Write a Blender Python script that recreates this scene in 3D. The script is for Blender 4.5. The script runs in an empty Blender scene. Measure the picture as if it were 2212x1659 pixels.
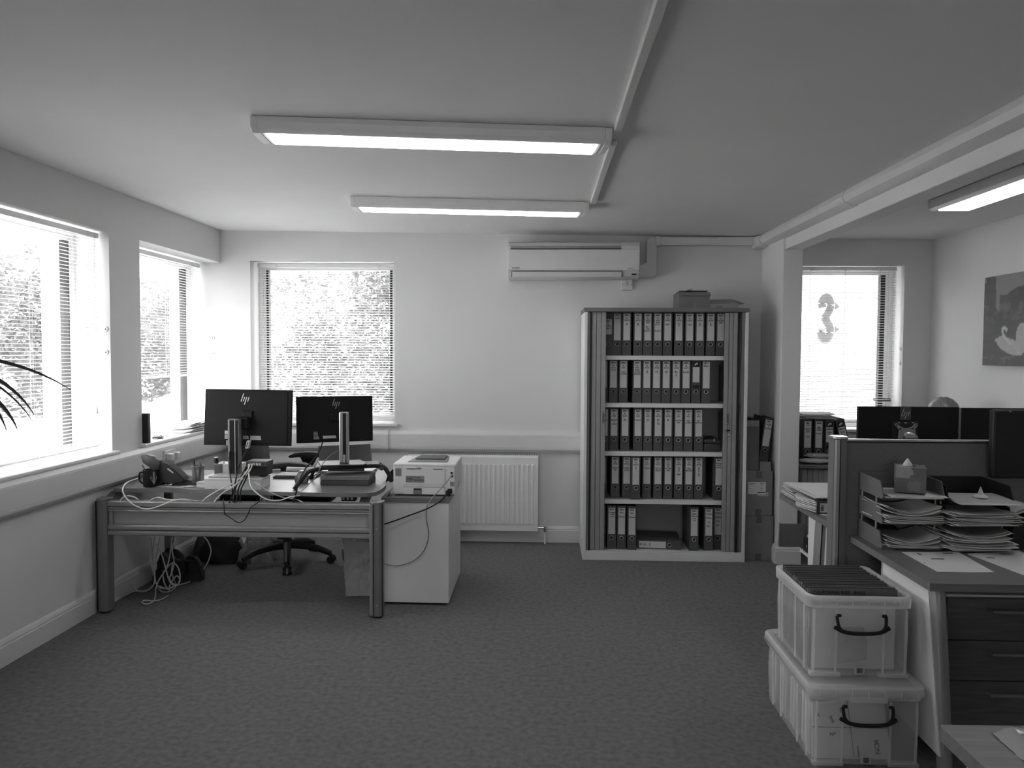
import bpy, bmesh, math, random
from mathutils import Vector, Matrix
random.seed(7)
S = bpy.context.scene
COL = S.collection
# ------------------------------------------------------------------ camera
EYE = 1.48                      # lens height over the carpet, metres
FPX, CX, CY = 1662.0, 1106.0, 829.5
ROT = ((0.9992021, -0.00649481, -0.03940791),
       (0.03964532, 0.04174773, 0.99834131),
       (0.00483885, 0.99910707, -0.0419719))    # columns: right, up, forward
cam_d = bpy.data.cameras.new('camera')
cam = bpy.data.objects.new('camera', cam_d)
COL.objects.link(cam)
cam_d.sensor_width = 36.0
cam_d.lens = FPX / 2212.0 * 36.0
cam_d.clip_start = 0.05
cam_d.clip_end = 200
m = Matrix.Identity(4)
for i in range(3):
    m[i][0] = ROT[i][0]; m[i][1] = ROT[i][1]; m[i][2] = -ROT[i][2]
m[2][3] = EYE
cam.matrix_world = m
S.camera = cam
# ------------------------------------------------------------------ sky, sun, exposure
SKY, SUN, EXPO, LAMP = 5.2, 28.0, 0.62, 4.8
S.view_settings.view_transform = 'Standard'
S.view_settings.look = 'None'
S.view_settings.gamma = 1.0
S.view_settings.exposure = EXPO
S.view_settings.use_curve_mapping = False
w = bpy.data.worlds.new('sky'); S.world = w
w.use_nodes = True
bg = w.node_tree.nodes['Background']
bg.inputs[0].default_value = (1, 1, 1, 1)
bg.inputs[1].default_value = SKY
sun_d = bpy.data.lights.new('sun', 'SUN')
sun_d.energy = SUN; sun_d.angle = math.radians(0.6)
sun = bpy.data.objects.new('sun', sun_d); COL.objects.link(sun)
sun.rotation_euler = Vector((0.43, 0.34, -0.83)).to_track_quat('-Z', 'Y').to_euler()
sun.location = (-6, -3, 9)
def portal(name, loc, sx, sy, d):
    l = bpy.data.lights.new(name, 'AREA'); l.shape = 'RECTANGLE'; l.size = sx; l.size_y = sy
    l.cycles.is_portal = True
    o = bpy.data.objects.new(name, l); COL.objects.link(o)
    o.location = loc; o.rotation_euler = Vector(d).to_track_quat('-Z', 'Z').to_euler()
portal('window_portal', (-2.95, 3.5, 1.52), 1.82, 1.3, (1, 0, 0))
portal('window_portal', (-2.95, 5.35, 1.52), 1.2, 1.3, (1, 0, 0))
portal('window_portal', (-1.72, 6.38, 1.55), 1.14, 1.28, (0, -1, 0))
portal('window_portal', (2.32, 6.38, 1.52), 0.84, 1.26, (0, -1, 0))
portal('window_portal', (-.3, -5.32, 1.5), 1.9, 1.18, (0, 1, 0))
c = S.cycles
c.max_bounces = 8; c.diffuse_bounces = 5; c.glossy_bounces = 3; c.transmission_bounces = 4; c.transparent_max_bounces = 16
c.caustics_reflective = False; c.caustics_refractive = False
c.sample_clamp_indirect = 6.0

# ------------------------------------------------------------------ measuring
def spot(px, py, axis, val):
    """the world point seen at a photograph pixel on the plane axis = val"""
    c3 = ((px - CX) / FPX, -(py - CY) / FPX, 1.0)
    d = Vector([sum(ROT[i][k] * c3[k] for k in range(3)) for i in range(3)])
    i = 'xyz'.index(axis)
    o = Vector((0, 0, EYE))
    return o + d * ((val - o[i]) / d[i])
def ceil_z(x): return 2.379 - 0.0146 * x

# ------------------------------------------------------------------ materials
def g3(v): return (v, v, v, 1)
def mat(name, v, rough=0.5, metal=0.0, var=0.06, scale=14.0, bump=0.0, stretch=None, spec=None, translucent=0.0):
    mt = bpy.data.materials.new(name); mt.use_nodes = True
    nt = mt.node_tree; b = nt.nodes['Principled BSDF']; L = nt.links.new
    b.inputs['Roughness'].default_value = rough; b.inputs['Metallic'].default_value = metal
    if spec is not None: b.inputs['Specular IOR Level'].default_value = spec
    tc = nt.nodes.new('ShaderNodeTexCoord'); mp = nt.nodes.new('ShaderNodeMapping')
    if stretch: mp.inputs['Scale'].default_value = stretch
    L(tc.outputs['Object'], mp.inputs[0])
    n = nt.nodes.new('ShaderNodeTexNoise'); n.inputs['Scale'].default_value = scale; n.inputs['Detail'].default_value = 5
    L(mp.outputs[0], n.inputs['Vector'])
    mr = nt.nodes.new('ShaderNodeMapRange')
    mr.inputs[1].default_value = 0.25; mr.inputs[2].default_value = 0.75
    mr.inputs[3].default_value = v * (1 - var); mr.inputs[4].default_value = v * (1 + var)
    L(n.outputs[0], mr.inputs[0]); L(mr.outputs[0], b.inputs['Base Color'])
    if bump:
        bp = nt.nodes.new('ShaderNodeBump'); bp.inputs['Strength'].default_value = bump; bp.inputs['Distance'].default_value = 0.004
        L(n.outputs[0], bp.inputs['Height']); L(bp.outputs[0], b.inputs['Normal'])
    if translucent:
        t = nt.nodes.new('ShaderNodeBsdfTranslucent'); t.inputs[0].default_value = g3(v)
        mx = nt.nodes.new('ShaderNodeMixShader'); mx.inputs[0].default_value = translucent
        L(b.outputs[0], mx.inputs[1]); L(t.outputs[0], mx.inputs[2]); L(mx.outputs[0], nt.nodes['Material Output'].inputs[0])
    return mt
def clear(name, transp, v, rough=0.3, gloss=0.08, translucent=0.5):
    """glass or frosted plastic: straight-through light, a scattering share and a fresnel gloss"""
    mt = bpy.data.materials.new(name); mt.use_nodes = True
    nt = mt.node_tree; nt.nodes.remove(nt.nodes['Principled BSDF']); L = nt.links.new
    out = nt.nodes['Material Output']
    tr = nt.nodes.new('ShaderNodeBsdfTransparent')
    df = nt.nodes.new('ShaderNodeBsdfDiffuse'); tl = nt.nodes.new('ShaderNodeBsdfTranslucent')
    nz = nt.nodes.new('ShaderNodeTexNoise'); nz.inputs['Scale'].default_value = 9
    mr = nt.nodes.new('ShaderNodeMapRange'); mr.inputs[3].default_value = v * .93; mr.inputs[4].default_value = v * 1.05
    L(nz.outputs[0], mr.inputs[0]); L(mr.outputs[0], df.inputs[0]); L(mr.outputs[0], tl.inputs[0])
    m1 = nt.nodes.new('ShaderNodeMixShader'); m1.inputs[0].default_value = translucent
    L(df.outputs[0], m1.inputs[1]); L(tl.outputs[0], m1.inputs[2])
    m2 = nt.nodes.new('ShaderNodeMixShader'); m2.inputs[0].default_value = transp
    L(m1.outputs[0], m2.inputs[1]); L(tr.outputs[0], m2.inputs[2])
    gl = nt.nodes.new('ShaderNodeBsdfGlossy'); gl.inputs['Roughness'].default_value = rough
    fr = nt.nodes.new('ShaderNodeFresnel'); fr.inputs[0].default_value = 1.45
    mu = nt.nodes.new('ShaderNodeMath'); mu.operation = 'MULTIPLY'; mu.inputs[1].default_value = gloss * 10
    mu.use_clamp = True
    ge = nt.nodes.new('ShaderNodeNewGeometry'); inv = nt.nodes.new('ShaderNodeMath'); inv.operation = 'SUBTRACT'; inv.inputs[0].default_value = 1.0
    L(ge.outputs['Backfacing'], inv.inputs[1])          # the far side of a sheet adds no second mirror image
    m0 = nt.nodes.new('ShaderNodeMath'); m0.operation = 'MULTIPLY'; L(fr.outputs[0], m0.inputs[0]); L(inv.outputs[0], m0.inputs[1])
    L(m0.outputs[0], mu.inputs[0])
    m3 = nt.nodes.new('ShaderNodeMixShader'); L(mu.outputs[0], m3.inputs[0])
    L(m2.outputs[0], m3.inputs[1]); L(gl.outputs[0], m3.inputs[2]); L(m3.outputs[0], out.inputs[0])
    return mt
def glow(name, strength):
    mt = bpy.data.materials.new(name); mt.use_nodes = True
    nt = mt.node_tree; b = nt.nodes['Principled BSDF']
    b.inputs['Base Color'].default_value = g3(.85)
    b.inputs['Emission Color'].default_value = g3(1)
    n = nt.nodes.new('ShaderNodeTexNoise'); n.inputs['Scale'].default_value = 3
    mr = nt.nodes.new('ShaderNodeMapRange'); mr.inputs[3].default_value = strength * .97; mr.inputs[4].default_value = strength * 1.03
    nt.links.new(n.outputs[0], mr.inputs[0]); nt.links.new(mr.outputs[0], b.inputs['Emission Strength'])
    return mt
def carpet_mat():
    mt = mat("carpet", .165, .95, var=.12, scale=260, bump=.5, spec=.1)
    nt = mt.node_tree; b = nt.nodes['Principled BSDF']
    mr = [n for n in nt.nodes if n.type == 'MAP_RANGE'][0]
    n2 = nt.nodes.new('ShaderNodeTexNoise'); n2.inputs['Scale'].default_value = 38; n2.inputs['Detail'].default_value = 6
    m2 = nt.nodes.new('ShaderNodeMapRange'); m2.inputs[1].default_value = .3; m2.inputs[2].default_value = .7
    m2.inputs[3].default_value = .8; m2.inputs[4].default_value = 1.18
    tc = [n for n in nt.nodes if n.type == 'TEX_COORD'][0]
    nt.links.new(tc.outputs['Object'], n2.inputs['Vector'])
    nt.links.new(n2.outputs[0], m2.inputs[0])
    mu = nt.nodes.new('ShaderNodeMath'); mu.operation = 'MULTIPLY'
    nt.links.new(mr.outputs[0], mu.inputs[0]); nt.links.new(m2.outputs[0], mu.inputs[1])
    nt.links.new(mu.outputs[0], b.inputs['Base Color'])
    return mt
M = dict(
    wall=mat('wall_paint', 0.68, .85, var=.02, scale=3, bump=.03),
    ceiling=mat('ceiling_paint', 0.74, .9, var=.02, scale=2.5, bump=.03),
    gloss=mat('white_gloss_paint', 0.7, .35, var=.02, scale=5),
    upvc=mat('window_plastic', .75, .35, var=.02),
    trunk=mat('trunking_plastic', 0.66, .4, var=.02, scale=6),
    slat=mat('blind_slat', .82, .5, var=.02, translucent=.2),
    cord=mat('blind_cord', .7, .8),
    carpet=carpet_mat(),
    metalw=mat('white_enamel', 0.8, .35, var=.02),
    white=mat('white_plastic', .66, .4, var=.03),
    offw=mat('pale_grey_plastic', .5, .4, var=.03),
    mel=mat('white_melamine', 0.72, .45, var=.02),
    beech=mat('grey_wood_edge', 0.16, .45, var=.2, scale=6, stretch=(1, 14, 14)),
    wood=mat('wood_laminate', 0.15, .4, var=.22, scale=5, stretch=(1.2, 16, 16)),
    woodd=mat('dark_wood_laminate', 0.1, .45, var=.25, scale=5, stretch=(1.5, 16, 16)),
    alu=mat('grey_aluminium', .27, .4, .25, var=.05),
    alud=mat('dark_grey_metal', 0.18, .45, .15, var=.06),
    alul=mat('bright_aluminium', .5, .3, .8, var=.05),
    chrome=mat('chrome', .7, .15, 1.0, var=.02),
    black=mat('black_plastic', .02, .5, var=.15, spec=.25),
    blackm=mat('matt_black', 0.016, .75, var=.2),
    dark=mat('dark_grey_plastic', 0.055, .5, var=.12),
    screen=mat('monitor_shell', .013, .5, var=.1, spec=.15),
    binder=mat('binder_card', 0.075, .6, var=.12, scale=30),
    binderd=mat('dark_binder_card', 0.055, .6, var=.12, scale=30),
    paper=mat('white_paper', .62, .85, var=.05, scale=8),
    paperd=mat('cream_paper', 0.4, .85, var=.1, scale=60),
    ink=mat('ink', .02, .7),
    inkg=mat('grey_ink', .14, .7),
    card=mat('brown_cardboard', 0.2, .85, var=.08, scale=10),
    cardd=mat('dark_cardboard', 0.12, .85, var=.1, scale=10),
    cardl=mat('light_cardboard', .3, .85, var=.06, scale=10),
    tambour=mat('tambour_slat', 0.3, .45, var=.05),
    tambourd=mat('tambour_channel', 0.1, .5, var=.06),
    cabin=mat('cabinet_inside', 0.42, .6, var=.05),
    fabric=mat('screen_fabric', 0.17, .95, var=.15, scale=220, bump=.2),
    fabd=mat('chair_fabric', 0.018, .95, var=.2, scale=150, bump=.2),
    frost=clear('frosted_box_plastic', .76, .98, .25, .05, .5),
    frostl=clear('frosted_lid_plastic', .58, .98, .25, .05, .5),
    infill=clear('smoked_panel', .18, .55, .2, .08, .3),
    glass=clear('window_glass', .985, .5, .01, .09, .5),
    mesh=clear('wire_mesh', .62, .2, .5, .02, .3),
    bagp=clear('thin_plastic_bag', .22, .6, .12, .12, .4),
    lamp=glow('lamp_diffuser', LAMP),
    skin=mat('skin', .42, .55, var=.04), hair=mat('fair_hair', 0.2, .45, var=.35, scale=30, stretch=(8, 1, 1)),
    cloth=mat('jumper', .06, .9, var=.1, scale=90),
    leaf=mat('leaf', .035, .5, var=.25, scale=20),
    tree=mat('tree_leaf', .14, .7, var=.2, scale=2, translucent=.3), bark=mat('bark', .06, .9, var=.3),
    tar=mat('tarmac', .38, .9, var=.1, scale=5), render=mat('white_render', 0.32, .9, var=.03),
    carw=mat('car_paint', .6, .2, var=.02), carg=mat('car_glass', .05, .1),
    foil=mat('foil', 0.85, .3, .3, var=.1), tray=mat('tray_plastic', 0.13, .5, var=.08), folder=mat('folder_card', .12, .7, var=.12, scale=12), flower=mat('petal_print', .3, .8, var=.1, scale=40),
    soil=mat('potting_soil', .03, 1, var=.4, scale=60), pot=mat('grey_pot', .2, .6),
    bagpaper=mat('paper_bag', 0.4, .8, var=.12, scale=9),
)
# ------------------------------------------------------------------ mesh building
class MB:
    def __init__(s): s.b = bmesh.new()
    def _put(s, bm2, mtx=None, bev=0.0, seg=2):
        if bev: bmesh.ops.bevel(bm2, geom=bm2.edges[:], offset=bev, segments=seg, profile=.5, affect='EDGES', clamp_overlap=True)
        if mtx is not None: bmesh.ops.transform(bm2, matrix=mtx, verts=bm2.verts)
        me = bpy.data.meshes.new('tmp'); bm2.to_mesh(me); bm2.free(); s.b.from_mesh(me); bpy.data.meshes.remove(me)
        return s
    def box(s, x0, x1, y0, y1, z0, z1, bev=0.0, mtx=None, seg=2):
        bm = bmesh.new(); bmesh.ops.create_cube(bm, size=1)
        for v in bm.verts:
            v.co = Vector(((x0 + x1) / 2 + v.co.x * (x1 - x0), (y0 + y1) / 2 + v.co.y * (y1 - y0), (z0 + z1) / 2 + v.co.z * (z1 - z0)))
        return s._put(bm, mtx, bev, seg)
    def prism(s, pts, axis, a, b_, bev=0.0, mtx=None):
        """polygon in the plane across AXIS, extruded from a to b_"""
        bm = bmesh.new()
        def P(u, v, t): return {'x': (t, u, v), 'y': (u, t, v), 'z': (u, v, t)}[axis]
        lo = [bm.verts.new(P(u, v, a)) for u, v in pts]; hi = [bm.verts.new(P(u, v, b_)) for u, v in pts]
        n = len(pts)
        bm.faces.new(lo); bm.faces.new(hi[::-1])
        for i in range(n): bm.faces.new((lo[i], hi[i], hi[(i + 1) % n], lo[(i + 1) % n]))
        bmesh.ops.recalc_face_normals(bm, faces=bm.faces)
        return s._put(bm, mtx, bev)
    def cyl(s, p0, p1, r, r2=None, seg=14, cap=True):
        p0, p1 = Vector(p0), Vector(p1); d = p1 - p0
        bm = bmesh.new()
        bmesh.ops.create_cone(bm, cap_ends=cap, segments=seg, radius1=r, radius2=r if r2 is None else r2, depth=d.length)
        return s._put(bm, Matrix.Translation((p0 + p1) / 2) @ d.to_track_quat('Z', 'Y').to_matrix().to_4x4())
    def ball(s, c, r, sc=(1, 1, 1), seg=14):
        bm = bmesh.new(); bmesh.ops.create_uvsphere(bm, u_segments=seg, v_segments=seg // 2 + 2, radius=r)
        return s._put(bm, Matrix.Translation(c) @ Matrix.Diagonal((*sc, 1)))
    def tube(s, pts, r, seg=6, smooth=6, taper=None):
        pts = [Vector(p) for p in pts]
        if smooth > 1 and len(pts) > 2:
            q = []
            for i in range(len(pts) - 1):
                a, b_, c_, d = pts[max(i - 1, 0)], pts[i], pts[i + 1], pts[min(i + 2, len(pts) - 1)]
                for k in range(smooth):
                    t = k / smooth
                    q.append(.5 * ((2 * b_) + (-a + c_) * t + (2 * a - 5 * b_ + 4 * c_ - d) * t * t + (-a + 3 * b_ - 3 * c_ + d) * t ** 3))
            q.append(pts[-1]); pts = q
        bm = bmesh.new(); rings = []
        up = Vector((0, 0, 1))
        for i, p in enumerate(pts):
            d = (pts[min(i + 1, len(pts) - 1)] - pts[max(i - 1, 0)]).normalized()
            n1 = d.cross(up)
            if n1.length < .05: n1 = d.cross(Vector((1, 0, 0)))
            n1.normalize(); n2 = n1.cross(d)
            rr = r if taper is None else r * taper(i / (len(pts) - 1))
            rings.append([bm.verts.new(p + n1 * rr * math.cos(2 * math.pi * k / seg) + n2 * rr * math.sin(2 * math.pi * k / seg)) for k in range(seg)])
        for a, b_ in zip(rings, rings[1:]):
            for k in range(seg): bm.faces.new((a[k], a[(k + 1) % seg], b_[(k + 1) % seg], b_[k]))
        bm.faces.new(rings[0][::-1]); bm.faces.new(rings[-1])
        return s._put(bm)
    def lathe(s, prof, c=(0, 0, 0), seg=24, mtx=None):
        bm = bmesh.new(); rings = []
        for r, z in prof:
            rings.append([bm.verts.new((c[0] + max(r, 1e-4) * math.cos(2 * math.pi * k / seg), c[1] + max(r, 1e-4) * math.sin(2 * math.pi * k / seg), c[2] + z)) for k in range(seg)])
        for a, b_ in zip(rings, rings[1:]):
            for k in range(seg): bm.faces.new((a[k], a[(k + 1) % seg], b_[(k + 1) % seg], b_[k]))
        bm.faces.new(rings[0][::-1]); bm.faces.new(rings[-1])
        bmesh.ops.recalc_face_normals(bm, faces=bm.faces)
        return s._put(bm, mtx)
    def ring(s, c, R, r, axis='y', seg=18):
        c = Vector(c); e = {'y': (Vector((1, 0, 0)), Vector((0, 0, 1)), Vector((0, 1, 0))), 'z': (Vector((1, 0, 0)), Vector((0, 1, 0)), Vector((0, 0, 1))), 'x': (Vector((0, 1, 0)), Vector((0, 0, 1)), Vector((1, 0, 0)))}[axis]
        bm = bmesh.new(); rs = []
        for i in range(seg):
            a = 2 * math.pi * i / seg; o = e[0] * math.cos(a) + e[1] * math.sin(a)
            rs.append([bm.verts.new(c + o * (R + r * math.cos(t)) + e[2] * r * math.sin(t)) for t in (0, math.pi / 2, math.pi, 3 * math.pi / 2)])
        for i in range(seg):
            a, b_ = rs[i], rs[(i + 1) % seg]
            for k in range(4): bm.faces.new((a[k], a[(k + 1) % 4], b_[(k + 1) % 4], b_[k]))
        bmesh.ops.recalc_face_normals(bm, faces=bm.faces)
        return s._put(bm)
    def sheet(s, f, nu, nv, th):
        """surface f(u, v) with thickness th along z"""
        bm = bmesh.new()
        T = [[bm.verts.new(Vector(f(i / nu, j / nv)) + Vector((0, 0, th))) for j in range(nv + 1)] for i in range(nu + 1)]
        Bt = [[bm.verts.new(f(i / nu, j / nv)) for j in range(nv + 1)] for i in range(nu + 1)]
        for i in range(nu):
            for j in range(nv):
                bm.faces.new((T[i][j], T[i + 1][j], T[i + 1][j + 1], T[i][j + 1]))
                bm.faces.new((Bt[i][j + 1], Bt[i + 1][j + 1], Bt[i + 1][j], Bt[i][j]))
        for i in range(nu):
            bm.faces.new((Bt[i][0], Bt[i + 1][0], T[i + 1][0], T[i][0])); bm.faces.new((T[i][nv], T[i + 1][nv], Bt[i + 1][nv], Bt[i][nv]))
        for j in range(nv):
            bm.faces.new((T[0][j], T[0][j + 1], Bt[0][j + 1], Bt[0][j])); bm.faces.new((Bt[nu][j], Bt[nu][j + 1], T[nu][j + 1], T[nu][j]))
        bmesh.ops.recalc_face_normals(bm, faces=bm.faces)
        return s._put(bm)
    def hull(s, pts, bev=0.0):
        bm = bmesh.new()
        for p in pts: bm.verts.new(p)
        r = bmesh.ops.convex_hull(bm, input=bm.verts)
        return s._put(bm, None, bev)
    def xf(s, mtx): bmesh.ops.transform(s.b, matrix=mtx, verts=s.b.verts); return s
def wm(o):
    r = o.matrix_basis.copy()
    while o.parent: o = o.parent; r = o.matrix_basis @ r
    return r
def link(o, parent):
    COL.objects.link(o)
    if parent: o.parent = parent
    return o
def part(name, mb, mt, parent=None, smooth=False, label=None, kind=None, local=False):
    if parent is not None and not local: mb.xf(wm(parent).inverted())
    me = bpy.data.meshes.new(name); mb.b.to_mesh(me); mb.b.free()
    me.materials.append(M[mt] if isinstance(mt, str) else mt)
    if smooth:
        for p in me.polygons: p.use_smooth = True
        try: me.set_sharp_from_angle(angle=math.radians(40))
        except Exception: pass
    o = link(bpy.data.objects.new(name, me), parent)
    if label: o['label'] = label
    if kind: o['kind'] = kind
    return o
def tag(o, label, cat, group=None, kind=None):
    o['label'] = label; o['category'] = cat
    if group: o['group'] = group
    if kind: o['kind'] = kind
    return o
def thing(name, label, cat, loc=(0, 0, 0), rz=0.0, group=None, kind=None):
    o = bpy.data.objects.new(name, None); o.empty_display_size = .05
    COL.objects.link(o); o.location = loc; o.rotation_euler = (0, 0, rz)
    o.matrix_basis = Matrix.Translation(loc) @ Matrix.Rotation(rz, 4, 'Z')
    return tag(o, label, cat, group, kind)
def single(name, mb, mt, label, cat, group=None, kind=None, smooth=False, base=None):
    """a thing that is one mesh; its origin goes to its base"""
    if base is None:
        vs = [v.co for v in mb.b.verts]
        base = Vector((sum(v.x for v in vs) / len(vs), sum(v.y for v in vs) / len(vs), min(v.z for v in vs)))
    mb.xf(Matrix.Translation(-Vector(base)))
    o = part(name, mb, mt, None, smooth); o.location = base; o.matrix_basis = Matrix.Translation(base)
    return tag(o, label, cat, group, kind)
def copy_thing(o, loc, rz=None, label=None):
    def rec(a, par):
        n = a.copy(); COL.objects.link(n); n.parent = par
        for ch in a.children: rec(ch, n)
        return n
    n = rec(o, None); n.matrix_basis = Matrix.Translation(loc) @ Matrix.Rotation(o.rotation_euler.z if rz is None else rz, 4, 'Z')
    if label: n['label'] = label
    return n
_tc = {}
def text_mesh(s, size, bold=0.0, align='CENTER', line=.95):
    k = (s, size, bold, align, line)
    if k in _tc: return _tc[k]
    cu = bpy.data.curves.new('lettering', 'FONT'); cu.body = s; cu.size = size; cu.align_x = align; cu.space_line = line
    cu.resolution_u = 2; cu.offset = bold; cu.extrude = .0002
    o = bpy.data.objects.new('lettering', cu)
    me = bpy.data.meshes.new_from_object(o)
    bpy.data.objects.remove(o); bpy.data.curves.remove(cu)
    _tc[k] = me
    return me
def lettering(s, size, mtx, mt, parent, bold=0.0, align='CENTER', line=.95, name='lettering'):
    """flat writing; mtx places it in the world (x right, y up in its own plane)"""
    me = text_mesh(s, size, bold, align, line).copy(); me.materials.clear(); me.materials.append(M[mt])
    o = link(bpy.data.objects.new(name, me), parent)
    o.matrix_basis = wm(parent).inverted() @ mtx
    return o
def face_y(x, y, z, rz=0.0, roll=0.0):
    """writing that faces the camera side (-y)"""
    return Matrix.Translation((x, y, z)) @ Matrix.Rotation(rz, 4, 'Z') @ Matrix.Rotation(math.pi / 2, 4, 'X') @ Matrix.Rotation(roll, 4, 'Z')
# ================================================================== the room
LW, BW, RW, NEAR = -2.52, 5.95, 2.928, -5.0
XO, YO = -2.93, 6.36                                     # outer faces of the outside walls
def struct(name, mb, mt, label, cat='structure', parent=None, smooth=False):
    o = part(name, mb, mt, parent, smooth)
    o['kind'] = 'structure'
    if parent is None: o['label'] = label; o['category'] = cat
    return o
struct('floor', MB().box(LW - .02, RW + .02, NEAR, BW + .02, -.12, 0), 'carpet', 'dark grey flecked office carpet over the whole room', 'floor')
cl = MB()
cl.prism([(XO, ceil_z(XO)), (RW + .3, ceil_z(RW + .3)), (RW + .3, 2.75), (XO, 2.75)], 'y', NEAR - .3, YO)
struct('ceiling', cl, 'ceiling', 'plain painted ceiling running slightly out of level', 'ceiling')
W1a, W1b, W2a = 2.60, 4.40, 4.74
SILL, HEAD = .868, 2.165
wl = MB()
wl.box(XO, LW, NEAR, YO, -.12, SILL); wl.box(XO, LW, NEAR, YO, HEAD, 2.5)
wl.box(XO, LW, NEAR, W1a, SILL, HEAD); wl.box(XO, LW, W1b, W2a, SILL, HEAD)
wl.box(XO, LW, BW + .001, YO, SILL, HEAD)
struct('wall_left', wl, 'wall', 'pale painted wall with two windows, on the left', 'wall')
W3a, W3b, W3z0, W3z1 = -2.285, -1.15, .915, 2.18
W4a, W4b, W4z0, W4z1 = 1.90, 2.728, .90, 2.146
wb = MB()
for a, b_ in ((LW - .4, W3a), (W3b, W4a), (W4b, RW + .3)): wb.box(a, b_, BW, YO, -.12, 2.5)
for a, b_, z0, z1 in ((W3a, W3b, W3z0, W3z1), (W4a, W4b, W4z0, W4z1)):
    wb.box(a, b_, BW, YO, -.12, z0); wb.box(a, b_, BW, YO, z1, 2.5)
struct('wall_back', wb, 'wall', 'pale painted end wall with a window and the radiator', 'wall')
struct('wall_right', MB().box(RW, RW + .3, NEAR, BW, -.12, 2.5), 'wall', 'pale painted wall carrying the swan canvas', 'wall')
wr = MB(); wr.box(XO, -1.25, NEAR - .3, NEAR, -.12, 2.5); wr.box(.65, RW + .3, NEAR - .3, NEAR, -.12, 2.5)
wr.box(-1.25, .65, NEAR - .3, NEAR, -.12, .9); wr.box(-1.25, .65, NEAR - .3, NEAR, 2.1, 2.5)
struct('wall_rear', wr, 'wall', 'pale wall behind the viewpoint, closing the room', 'wall')
struct('wall_nib', MB().box(1.660, 1.797, 5.43, BW, 0, 2.5, .006), 'wall', 'narrow wall nib carrying the end of the beam', 'pillar')
struct('ceiling_beam', MB().box(1.676, 1.797, NEAR, BW - .001, 2.197, 2.5, .005), 'wall', 'white downstand beam running along the ceiling', 'beam')

def skirting(name, run, label):
    """run: list of (p, q, outward) in plan; board .10 high and a moulded top"""
    mb = MB()
    for (x0, y0), (x1, y1), (nx, ny) in run:
        L = math.hypot(x1 - x0, y1 - y0); a = math.atan2(y1 - y0, x1 - x0)
        prof = [(0, 0), (.02, 0), (.02, .092), (.016, .098), (.018, .104), (.013, .116), (.006, .126), (0, .126)]
        s = 1 if (-math.sin(a) * nx + math.cos(a) * ny) > 0 else -1
        mb.prism([(s * u, v) for u, v in prof], 'x', 0, L, mtx=Matrix.Translation((x0, y0, 0)) @ Matrix.Rotation(a, 4, 'Z'))
    o = struct(name, mb, 'gloss', label, 'skirting board'); return o
skirting('baseboard_left', [((LW, NEAR), (LW, BW), (1, 0))], 'white moulded skirting board below the left windows')
skirting('baseboard_back', [((LW, BW), (1.66, BW), (0, -1))], 'white moulded skirting board along the end wall')
skirting('baseboard_nib', [((1.66, BW), (1.66, 5.4301), (-1, 0)), ((1.64, 5.43), (1.817, 5.43), (0, -1)), ((1.797, 5.4301), (1.797, BW), (1, 0))], 'white skirting wrapped round the wall nib')
skirting('baseboard_right', [((RW, NEAR), (RW, BW), (-1, 0)), ((1.8, BW), (RW, BW), (0, -1))], 'white skirting board in the far bay beyond the beam')

# dado trunking: main body, lid lines and joint covers
def trunking(name, rot, loc, L, joints, label, z0=.692, z1=.866):
    t = thing(name, label, 'trunking', loc, rot, kind='structure')
    h = z1 - z0
    body = [(0, 0), (-.030, 0), (-.050, .022), (-.052, .036), (-.0495, .038), (-.052, .040), (-.052, h - .040), (-.0495, h - .038), (-.052, h - .036), (-.050, h - .022), (-.030, h), (0, h)]
    T = wm(t)
    part('trunking_body', MB().prism([(u, v + z0) for u, v in body], 'x', 0, L, mtx=T), 'trunk', t, kind='structure')
    for j in joints:
        part('joint_cover', MB().prism([(u * 1.05 - .003 * (u < 0), (v - h / 2) * 1.03 + h / 2 + z0) for u, v in body], 'x', j - .014, j + .014, mtx=T), 'trunk', t, kind='structure')
    return t
trunking('trim_1', math.pi / 2, (LW, NEAR, 0), BW - NEAR, (3.6, 6.3), 'white dado trunking under the left windows')
tr = trunking('trim_2', 0, (LW + .05, BW, 0), 1.66 - LW - .05, (1.265,), 'white dado trunking along the end wall above the radiator', .703, .862)
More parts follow.
